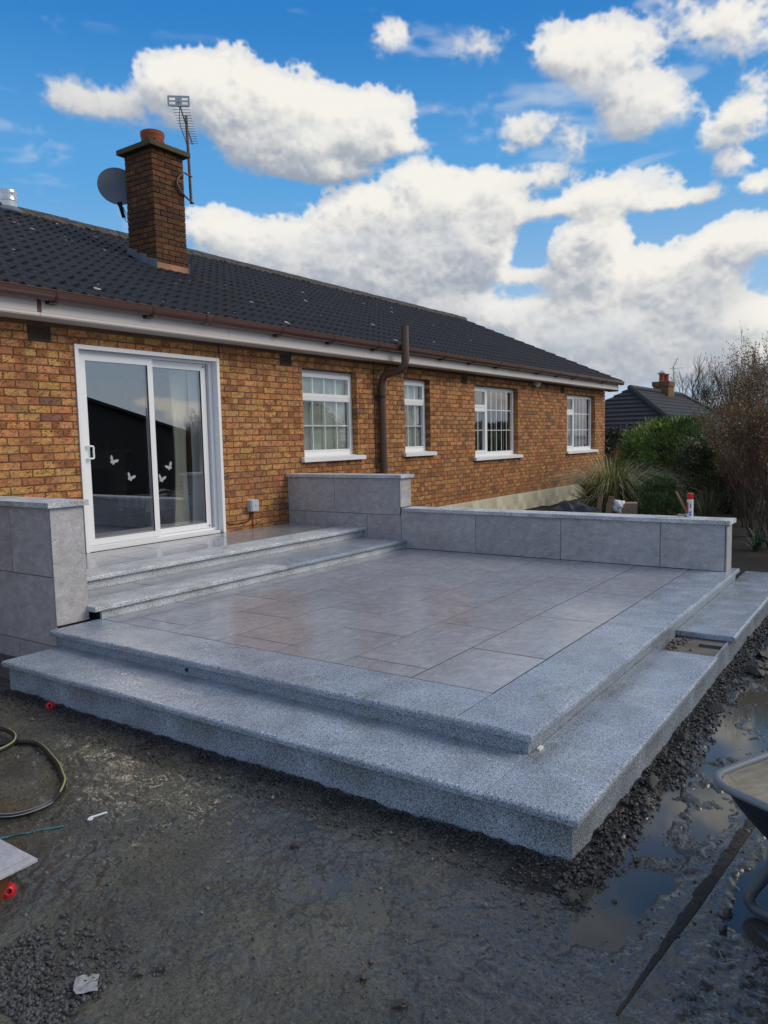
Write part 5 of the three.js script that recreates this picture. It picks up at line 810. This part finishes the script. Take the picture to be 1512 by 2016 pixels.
// ================================================================ the neighbouring house
{
  const t = thing('neighbour_house', 'low neighbouring house with dark hipped roof and brick chimney', 'house');
  const ax = 32, az = -3.85, ay = 3.36, bx = 41.2, half = 3.7, k = 0.66, ey = ay - half * k, y0 = -1.8;
  part('wall', merge([boxG(ax - half + 0.4, ax - half + 0.6, y0, ey, az - half + 0.4, az + half - 0.4), boxG(ax - half + 0.6, bx + half - 0.4, y0, ey, az + half - 0.6, az + half - 0.4), boxG(ax - half + 0.6, bx + half - 0.4, y0, ey, az - half + 0.4, az - half + 0.6), boxG(bx + half - 0.6, bx + half - 0.4, y0, ey, az - half + 0.6, az + half - 0.6)]), M.brick, t);
  const roof = part('roof', (() => { const g = new Geo(), A = [ax, ay - 0.04, az], B = [bx, ay - 0.04, az], c = [[ax - half, ey, az + half], [bx + half, ey, az + half], [bx + half, ey, az - half], [ax - half, ey, az - half]]; g.quad(c[0], c[1], B, A); g.quad(c[2], c[3], A, B); g.quad(c[3], c[0], A, A); g.quad(c[1], c[2], B, B); return g.build(); })(), M.roof, t);
  const n = 13, dk = M.roof;                                // each course a stepped strip on the two sides in view
  for (let i = 0; i < n; i++) { const s0 = i / n, s1 = (i + 1) / n, P = (s, corner) => { const q = half * (1 - s); return corner === 0 ? [ax - q, ey + s * half * k, az + q] : corner === 1 ? [bx + q, ey + s * half * k, az + q] : [ax - q, ey + s * half * k, az - q]; }, up = (p, d) => [p[0], p[1] + d, p[2]]; const a = 0.07;
    const g = new Geo(); const A0 = up(P(s0, 0), a), A1 = up(P(s0, 1), a), B1 = up(P(s1, 1), 0.01), B0 = up(P(s1, 0), 0.01); g.quad(A0, A1, B1, B0); g.quad(P(s0, 0), P(s0, 1), A1, A0); part('tile_course', g.build(), dk, roof);
    const h = new Geo(), C0 = up(P(s0, 2), a); const D0 = up(P(s1, 2), 0.01); h.quad(C0, A0, B0, D0); h.quad(P(s0, 2), P(s0, 0), A0, C0); part('tile_course', h.build(), dk, roof); }
  const rd = M.roof; part('hip_ridge', rodG([ax - half, ey + 0.08, az + half], [ax, ay + 0.04, az], 0.13, 0.13, 10), rd, roof); part('ridge', rodG([ax, ay + 0.04, az], [bx, ay + 0.04, az], 0.13, 0.13, 10), rd, roof); part('hip_ridge', rodG([bx + half, ey + 0.08, az + half], [bx, ay + 0.04, az], 0.13, 0.13, 10), rd, roof);
  const cx = 37.6, cz = -3.85, C = part('chimney', boxG(cx - 0.5, cx + 0.5, 2.9, 3.93, cz - 0.36, cz + 0.36), std(lin(0.26, 0.145, 0.07), 0.95, { map: blotch }), t);
  for (let c = 0; c < 9; c++) part('brick_course', boxG(cx - 0.52 - (c > 5 ? 0.05 : 0), cx + 0.52 + (c > 5 ? 0.05 : 0), 3.22 + c * 0.08, 3.288 + c * 0.08, cz - 0.38 - (c > 5 ? 0.05 : 0), cz + 0.38 + (c > 5 ? 0.05 : 0)), std(lin(0.30 - 0.02 * (c % 3), 0.165, 0.08), 0.95, { map: blotch }), C);
  for (const q of [-0.14, 0.2]) part('chimney_pot', (() => { const g = latheG([[0.13, 0], [0.12, 0.34], [0.15, 0.36], [0.15, 0.41], [0.1, 0.41]], 16); g.translate(cx + q, 3.93, cz + q * 0.4); return g; })(), M.terracotta, t);
  part('chimney_cowl', (() => { const g = latheG([[0.0, 0.16], [0.22, 0.02], [0.21, 0], [0, 0.03]], 16); g.translate(cx - 0.14, 4.36, cz - 0.056); return g; })(), M.steel, t);
  const a = thing('neighbour_aerial', 'television aerial on a pole above the neighbouring roof', 'aerial', [38.2, 3.2, -3.5]); part('mast', rodG([0, 0, 0], [0, 1.52, 0], 0.025, 0.02, 8), M.alu, a); part('boom', rodG([-0.1, 1.42, -0.2], [0.15, 1.44, 0.45], 0.012, 0.012, 6), M.alu, a);
  part('grid', merge([tubeG([[-0.05, 1.46, -0.05], [-0.1, 1.75, 0.12], [-0.1, 1.95, 0.22]], 0.018, 10, 5), tubeG([[-0.05, 1.40, -0.05], [-0.1, 1.1, 0.14], [-0.1, 0.92, 0.26]], 0.018, 10, 5), ...[0.98, 1.1, 1.22, 1.62, 1.74, 1.86].map((y) => rodG([-0.25, y, 0.1], [0.12, y, 0.18], 0.008, 0.008, 4))]), M.alu, a);
}
// outbuilding across the yard, seen mirrored in the sliding door
{
  const t = thing('outbuilding', 'dark roofed outbuilding mirrored in the sliding door', 'shed'); const z0 = 16, z1 = 24, ap = [8, 4.18], e0 = [-2, 1.55], e1 = [18, 1.55];
  part('gable_wall', (() => { const g = new THREE.ExtrudeGeometry(new THREE.Shape([[e0[0] + 0.3, -0.6], [e1[0] - 0.3, -0.6], [e1[0] - 0.3, 1.5], [8, 4.05], [e0[0] + 0.3, 1.5]].map((q) => new THREE.Vector2(...q))), { depth: z1 - z0 - 0.4, bevelEnabled: false }); g.translate(0, 0, z0 + 0.2); return g; })(), std(lin(0.05, 0.048, 0.045), 0.9), t);
  part('roof', (() => { const g = new THREE.ExtrudeGeometry(new THREE.Shape([e0, ap, e1, [e1[0], 1.43], [8, 4.06], [e0[0], 1.43]].map((q) => new THREE.Vector2(...q))), { depth: z1 - z0, bevelEnabled: false }); g.translate(0, 0, z0); return g; })(), M.roof, t);
  part('finial', rodG([15.1, 2.2, 16.1], [15.1, 2.65, 16.1], 0.03, 0.02, 8), M.black, t);
}

// ================================================================ things left on and behind the low wall
{
  const t = thing('spray_can', 'white can with red cap and red blue print standing on the low wall coping', 'can', [4.735, 0.482, 5.03]);
  part('body', latheG([[0, 0], [0.028, 0], [0.030, 0.004], [0.030, 0.165], [0.026, 0.176], [0, 0.176]], 28), std(lin(0.70, 0.72, 0.75), 0.35), t); part('cap', latheG([[0, 0.232], [0.025, 0.232], [0.0275, 0.226], [0.0285, 0.172], [0.024, 0.172]], 28), std(lin(0.62, 0.025, 0.02), 0.35), t);
  const band = (name, y0, y1, a0, a1, c, sk = 0) => { const g = new THREE.CylinderGeometry(0.0303, 0.0303, y1 - y0, 14, 1, true, a0, a1 - a0); g.translate(0, (y0 + y1) / 2, 0); if (sk) { const p = g.attributes.position; for (let i = 0; i < p.count; i++) p.setY(i, p.getY(i) + sk * Math.atan2(p.getX(i), p.getZ(i))); } const m = std(c, 0.4); m.side = THREE.DoubleSide; part(name, g, m, t); };
  band('red_print', 0.035, 0.145, 3.55, 4.45, lin(0.55, 0.03, 0.03)); band('blue_stripe', 0.03, 0.045, 4.6, 5.5, lin(0.03, 0.07, 0.35), 0.01); band('blue_stripe', 0.055, 0.068, 4.6, 5.5, lin(0.03, 0.07, 0.35), 0.01); band('blue_print', 0.09, 0.13, 4.9, 5.25, lin(0.05, 0.08, 0.3));
}
{
  const t = thing('hammer', 'wooden handled hammer leaning on the coping beside the white can', 'hammer', [4.73, 0.482, 4.98]); const hd = M.alu.clone(); part('handle', rodG([0.03, 0.02, 0.03], [-0.03, 0.245, -0.075], 0.0125, 0.011, 10), std(lin(0.42, 0.28, 0.16), 0.7, { map: woodTex }), t);
  part('head', merge([rodG([0.0, 0.016, -0.06], [0.0, 0.016, 0.0], 0.012, 0.010, 10), rodG([0.0, 0.016, 0.0], [0.02, 0.018, 0.045], 0.016, 0.016, 12)]), hd, t);
}
{ // rubble bag and offcuts behind the wall
  const g = new THREE.SphereGeometry(1, 40, 28), p = g.attributes.position; for (let i = 0; i < p.count; i++) { const x = p.getX(i), y = p.getY(i), z = p.getZ(i), k = 1 + 0.16 * fbm(x * 2.3 + 4, z * 2.3 + y * 2, 4, 700) + 0.05 * Math.sin(z * 14 + x * 6 + y * 5); p.setXYZ(i, x * 0.24 * k, (y < 0 ? y * 0.44 : y * 0.36 * k), z * 0.40 * k); } g.computeVertexNormals(); g.translate(5.55, 0.15, 3.55);
  solo('rubble_bag', 'black rubble bag slumped behind the low wall', 'bag', g, std(lin(0.012, 0.012, 0.014), 0.4));
  const off = std(lin(0.34, 0.24, 0.16), 0.85, { map: woodTex });
  [[5.62, 3.78, 0.645, 0.05, 0.22, 'timber offcut standing upright beside the black bag'], [5.66, 3.87, 0.615, 0.06, 0.30, 'second timber offcut leaning beside the first one']].forEach(([x, z, h, w, tilt, label]) => { const q = barG(-0.012, 0.012, -0.31, h - 0.02, -w / 2, w / 2, 0.002); q.rotateX(tilt * 0.5); q.translate(x, 0, z); solo('timber_offcut', label, 'timber', q, off, 'offcuts behind the low wall'); });
  const cb = barG(-0.10, 0.10, -0.31, 0.505, -0.10, 0.10, 0.004); cb.rotateY(0.3); cb.translate(5.9, 0, 4.08); solo('cardboard_box', 'brown cardboard box standing behind the low wall', 'box', cb, std(lin(0.36, 0.255, 0.18), 0.9, { map: blotch }));
  const cup = lump(0.085, 3, 3, 0.5); cup.scale(0.6, 1.2, 1); cup.translate(5.72, 0.47, 4.0); solo('crumpled_paper', 'crumpled white paper on the cardboard box', 'paper', cup, std(lin(0.72, 0.72, 0.78), 0.8));
}
// ================================================================ the builders' yard in front
const gy = (x, z) => groundAt(x, z);
{ // hose: black with a yellow stripe, grey underside turned up at the near end
  const path = [[-2.3, 2.95], [-1.75, 2.70], [-1.25, 2.58], [-0.98, 2.58], [-0.84, 2.66], [-0.835, 2.77], [-0.86, 2.85], [-0.92, 2.925], [-1.02, 2.955], [-1.35, 2.93], [-1.55, 2.83], [-1.45, 2.73], [-1.15, 2.76], [-0.93, 2.825], [-0.85, 2.90], [-0.82, 2.975], [-0.835, 3.08], [-0.87, 3.20], [-0.92, 3.35], [-0.97, 3.46], [-1.01, 3.54], [-1.07, 3.61], [-1.12, 3.655], [-1.18, 3.685], [-1.25, 3.685], [-1.32, 3.655], [-1.40, 3.55], [-1.62, 3.38], [-1.95, 3.2]];
  const over = (i) => i >= 4 && i <= 8 ? 0.020 : 0; const pts = path.map(([x, z], i) => V3(x, GROUND + 0.024 + over(i), z));
  const t = thing('garden_hose', 'black garden hose with yellow stripe looped on the wet mud', 'hose'); const curve = new THREE.CatmullRomCurve3(pts, false, 'centripetal'); part('tube', new THREE.TubeGeometry(curve, 420, 0.0125, 12), M.rubber, t);
  const strip = (u0, u1, off, m, name, w) => { const n = 160, pos = [], id = [], up = V3(0, 1, 0), F = curve.getLength(); for (let i = 0; i <= n; i++) { const u = u0 + (u1 - u0) * i / n, c = curve.getPointAt(u), tg = curve.getTangentAt(u), sd = tg.clone().cross(up).normalize(), nn = sd.clone().cross(tg).normalize(); for (const k of [-w, 0, w]) { const a = off + k, d = nn.clone().multiplyScalar(Math.cos(a)).addScaledVector(sd, Math.sin(a)); pos.push(c.x + d.x * 0.0131, c.y + d.y * 0.0131, c.z + d.z * 0.0131); } } for (let i = 0; i < n; i++) for (let k = 0; k < 2; k++) { const a = i * 3 + k; id.push(a, a + 1, a + 4, a, a + 4, a + 3); } const g = new THREE.BufferGeometry(); g.setAttribute('position', new THREE.Float32BufferAttribute(pos, 3)); g.setIndex(id); g.computeVertexNormals(); m.side = THREE.DoubleSide; part(name, g, m, t); };
  strip(0.02, 0.80, -0.5, std(lin(0.34, 0.34, 0.12), 0.5), 'yellow_stripe', 0.26); strip(0.815, 0.99, -0.3, std(lin(0.33, 0.36, 0.42), 0.6), 'muddy_scuff', 1.15);
}
function levelCap(x, z, tilt, turn, label) {
  const t = thing('tile_levelling_cap', label, 'cap', [x, gy(x, z) + 0.012, z], turn, 'red tile levelling caps'), m = std(lin(0.50, 0.012, 0.012), 0.35), o = pgroup('cap', t); o.rotation.x = tilt;
  part('dome', latheG([[0.029, 0], [0.030, 0.006], [0.026, 0.022], [0.012, 0.030], [0.0085, 0.030], [0.0085, 0.010], [0.022, 0.006], [0.026, 0.0]], 24), m, o); part('wing', merge([...Array(6)].map((_, i) => { const g = boxG(0.008, 0.027, 0.002, 0.018, -0.0015, 0.0015); g.rotateY(i * Math.PI / 3); return g; })), m, o);
}
levelCap(-0.43, 2.49, 1.1, -0.75, 'red levelling cap lying in the gravel by the lower step'); levelCap(-1.640, 4.180, 1.2, -0.3, 'red levelling cap beside the timber block under the tiles');
{
  const m = std(lin(1.45, 1.5, 1.6), 0.5, { map: slateTex }), group = 'spare tiles stacked by the hose';
  const a = slabG(-2.20, -1.545, -0.196, 0.012, 3.60, 4.225, [0.001, 0.001, 0.001, 0.001], 0.001), b = slabG(-2.22, -1.56, -0.183, 0.012, 3.55, 4.195, [0.001, 0.001, 0.001, 0.001], 0.001);
  solo('spare_tile', 'lower pale tile resting on the timber block at the edge', 'tile', a, m, group); solo('spare_tile', 'upper pale tile lying on another at the picture edge', 'tile', b, m, group);
  solo('timber_block', 'reddish brown timber block carrying the spare tiles', 'timber', barG(-2.15, -1.645, GROUND - 0.01, -0.2085, 4.10, 4.20, 0.004), std(lin(0.16, 0.055, 0.022), 0.6, { map: woodTex })); solo('timber_block', 'second timber block under the back of the spare tiles', 'timber', barG(-2.15, -1.70, GROUND - 0.01, -0.2085, 3.66, 3.76, 0.004), std(lin(0.16, 0.055, 0.022), 0.6, { map: woodTex }));
}
solo('plastic_clip', 'white plastic clip lying on the mud', 'clip', (() => { const y = gy(-1.1, 3.94) + 0.006; const g = merge([rodG([-1.135, y, 3.925], [-1.068, y + 0.004, 3.952], 0.0048, 0.004, 8), tubeG([[-1.135, y, 3.925], [-1.150, y, 3.934], [-1.142, y, 3.944], [-1.13, y, 3.937]], 0.004, 10, 6)]); return g; })(), std(lin(0.75, 0.77, 0.82), 0.5));
solo('teal_strip', 'teal plastic strapping half sunk in the mud', 'strap', (() => { const g = new Geo(), a = [-1.24, 3.90], b = [-1.55, 3.70], n = 14, w = 0.008; for (let i = 0; i < n; i++) { const P = (t, s) => { const x = mix(a[0], b[0], t) + s * 0.55 * w, z = mix(a[1], b[1], t) - s * 0.85 * w; return [x, gy(x, z) + 0.0035, z]; }; g.quad(P(i / n, -1), P(i / n, 1), P((i + 1) / n, 1), P((i + 1) / n, -1)); } return g.build(); })(), (() => { const m = std(lin(0.03, 0.16, 0.17), 0.5); m.side = THREE.DoubleSide; return m; })());
solo('torn_packaging', 'torn muddy white packaging scrap in the near gravel', 'packaging', (() => { const g = new THREE.PlaneGeometry(0.085, 0.06, 16, 12), p = g.attributes.position; g.rotateX(-Math.PI / 2); for (let i = 0; i < p.count; i++) { const x = p.getX(i), z = p.getZ(i); p.setXYZ(i, x * (1 + 0.3 * fbm(x * 30, z * 30, 2, 720)), 0.014 + 0.016 * fbm(x * 26 + 3, z * 26, 3, 721), z * (1 + 0.4 * fbm(x * 22 + 8, z * 30, 2, 722))); } g.computeVertexNormals(); g.rotateY(0.9); g.translate(-1.77, gy(-1.77, 4.84), 4.84); return g; })(), (() => { const m = std(lin(0.95, 0.95, 0.93), 0.7, { map: granTex }); m.side = THREE.DoubleSide; return m; })());
{ // stones one can tell apart
  const sm = std(lin(0.075, 0.072, 0.066), 0.6, { map: blotch }); let k = 0;
  for (const [x, z, s, label] of [[-0.83, 4.84, 0.022, 'broken stone half sunk at the edge of the wet patch'], [-1.28, 5.50, 0.017, 'small round stone alone on the grey mud'], [-1.32, 5.65, 0.022, 'round stone nearest the bottom of the picture'], [-0.57, 5.87, 0.034, 'lump of mortar in the brown pool below the step corner'], [-1.655, 4.93, 0.017, 'pebble by the torn packaging'], [-1.60, 4.97, 0.022, 'flat stone beside the torn packaging'], [-0.36, 6.33, 0.02, 'dark stone standing out of the blue puddle'], [2.44, 6.0, 0.085, 'big broken lump of concrete beyond the missing slab'], [2.9, 5.98, 0.06, 'dark rock beside the broken concrete lump'], [1.62, 5.90, 0.05, 'grey rock wedged under the front riser'], [0.45, 5.86, 0.045, 'broad flat rock under the front riser'], [1.05, 5.86, 0.035, 'small angular rock under the front riser']]) { const g = rockG(s, 30 + k++); g.translate(x, gy(x, z) + s * 0.3, z); solo('stone', label, 'stone', g, sm, 'loose stones on the mud'); }
  solo('mortar_scrap', 'tiny white tile spacer lying at the foot of the upper riser', 'spacer', barG(0.10, 0.145, -0.1085, -0.096, 5.452, 5.464, 0.002), std(lin(0.8, 0.82, 0.85), 0.5));
}
{ // wheelbarrow, its nose in view
  const turn = Math.atan2(-0.43, 0.90), t = thing('wheelbarrow', 'muddy wheelbarrow with cement crusted tray beside the puddles', 'wheelbarrow', [-0.505, 0, 6.283], turn);
  // local x runs from the nose towards the handles, local z across the tray
  const L = 0.92, W = 0.68, ring = (in0, in1, y, rad) => { const o = [], x0 = in0, x1 = L - in1, z0 = in0 * 0.8, z1 = W - in0 * 0.8; for (const [cx, cz, a0] of [[x1 - rad, z1 - rad, 0], [x0 + rad, z1 - rad, 1], [x0 + rad, z0 + rad, 2], [x1 - rad, z0 + rad, 3]]) for (let i = 0; i <= 6; i++) { const a = (a0 + i / 6) * Math.PI / 2; o.push([cx + rad * Math.cos(a), y, cz + rad * Math.sin(a)]); } return o; };
  const loft = (rings, cap) => { const p = [], id = [], uv = [], n = rings[0].length; rings.forEach((R, j) => R.forEach((q, i) => { p.push(...q); uv.push(i / n * 3, q[1] * 2 + j * 0.1); })); for (let j = 0; j < rings.length - 1; j++) for (let i = 0; i < n; i++) { const a = j * n + i, b = j * n + (i + 1) % n; id.push(a, b, b + n, a, b + n, a + n); } if (cap) { const k = p.length / 3, R = rings[rings.length - 1]; p.push(R.reduce((s, q) => s + q[0], 0) / n, R[0][1], R.reduce((s, q) => s + q[2], 0) / n); uv.push(0, 0); for (let i = 0; i < n; i++) id.push((rings.length - 1) * n + i, (rings.length - 1) * n + (i + 1) % n, k); } const g = new THREE.BufferGeometry(); g.setAttribute('position', new THREE.Float32BufferAttribute(p, 3)); g.setAttribute('uv', new THREE.Float32BufferAttribute(uv, 2)); g.setIndex(id); g.computeVertexNormals(); return g; };
  const tray = std(lin(0.030, 0.045, 0.070), 0.45, { map: blotch }), crust = std(lin(0.34, 0.33, 0.28), 0.9, { map: blotch, bumpMap: grain, bumpScale: 0.006 }), rim = std(lin(0.20, 0.25, 0.30), 0.55, { map: blotch }); tray.side = crust.side = THREE.DoubleSide;
  const Y = 0.20; part('tray', loft([ring(0, 0, Y, 0.10), ring(0.05, 0.03, Y - 0.09, 0.10), ring(0.15, 0.06, Y - 0.24, 0.11), ring(0.19, 0.08, Y - 0.275, 0.11)], true), tray, t); part('cement_crust', loft([ring(0.008, 0.008, Y - 0.004, 0.098), ring(0.056, 0.036, Y - 0.09, 0.098), ring(0.156, 0.066, Y - 0.235, 0.105), ring(0.198, 0.088, Y - 0.262, 0.105)], true), crust, t);
  part('rim', tubeG(ring(-0.004, -0.004, Y, 0.10).filter((_, i) => i % 1 === 0), 0.013, 150, 8, true), rim, t);
  const steel = std(lin(0.16, 0.19, 0.23), 0.5, { map: blotch, metalness: 0.3 }), g0 = GROUND + 0.022;
  part('stand', tubeG([[0.50, -0.06, 0.10], [0.36, -0.11, 0.06], [0.26, -0.20, 0.03], [0.215, g0 + 0.03, 0.015], [0.215, g0 + 0.005, 0.03], [0.225, g0, 0.10], [0.225, g0, 0.40], [0.22, g0 + 0.01, 0.62], [0.26, -0.20, 0.65], [0.36, -0.11, 0.62], [0.50, -0.06, 0.58]], 0.020, 120, 12), steel, t);
  part('handle', tubeG([[0.34, -0.078, 0.125], [0.5, -0.07, 0.11], [0.95, 0.0, 0.06], [1.45, 0.10, 0.02]], 0.017, 40, 10), steel, t); part('handle', tubeG([[0.34, -0.078, 0.555], [0.5, -0.07, 0.57], [0.95, 0.0, 0.62], [1.45, 0.10, 0.66]], 0.017, 40, 10), steel, t); for (const z of [0.018, 0.662]) part('grip', tubeG([[1.33, 0.076, z], [1.46, 0.102, z]], 0.021, 6, 12), M.rubber, t);
  const w = pgroup('wheel', t); w.position.set(0.05, GROUND + 0.175, 0.40); part('tyre', new THREE.TorusGeometry(0.135, 0.042, 14, 36), M.rubber, w); part('rim', (() => { const g = new THREE.CylinderGeometry(0.10, 0.10, 0.05, 24); g.rotateX(Math.PI / 2); return g; })(), steel, w); part('axle', rodG([0, 0, -0.16], [0, 0, 0.16], 0.01), steel, w); part('fork', merge([rodG([0.05, GROUND + 0.175, 0.25], [0.25, -0.09, 0.16], 0.014), rodG([0.05, GROUND + 0.175, 0.55], [0.25, -0.09, 0.53], 0.014)]), steel, t);
}

scene.traverse((o) => { if (o.isMesh) { o.castShadow = true; o.receiveShadow = true; } });
renderer.render(scene, camera);
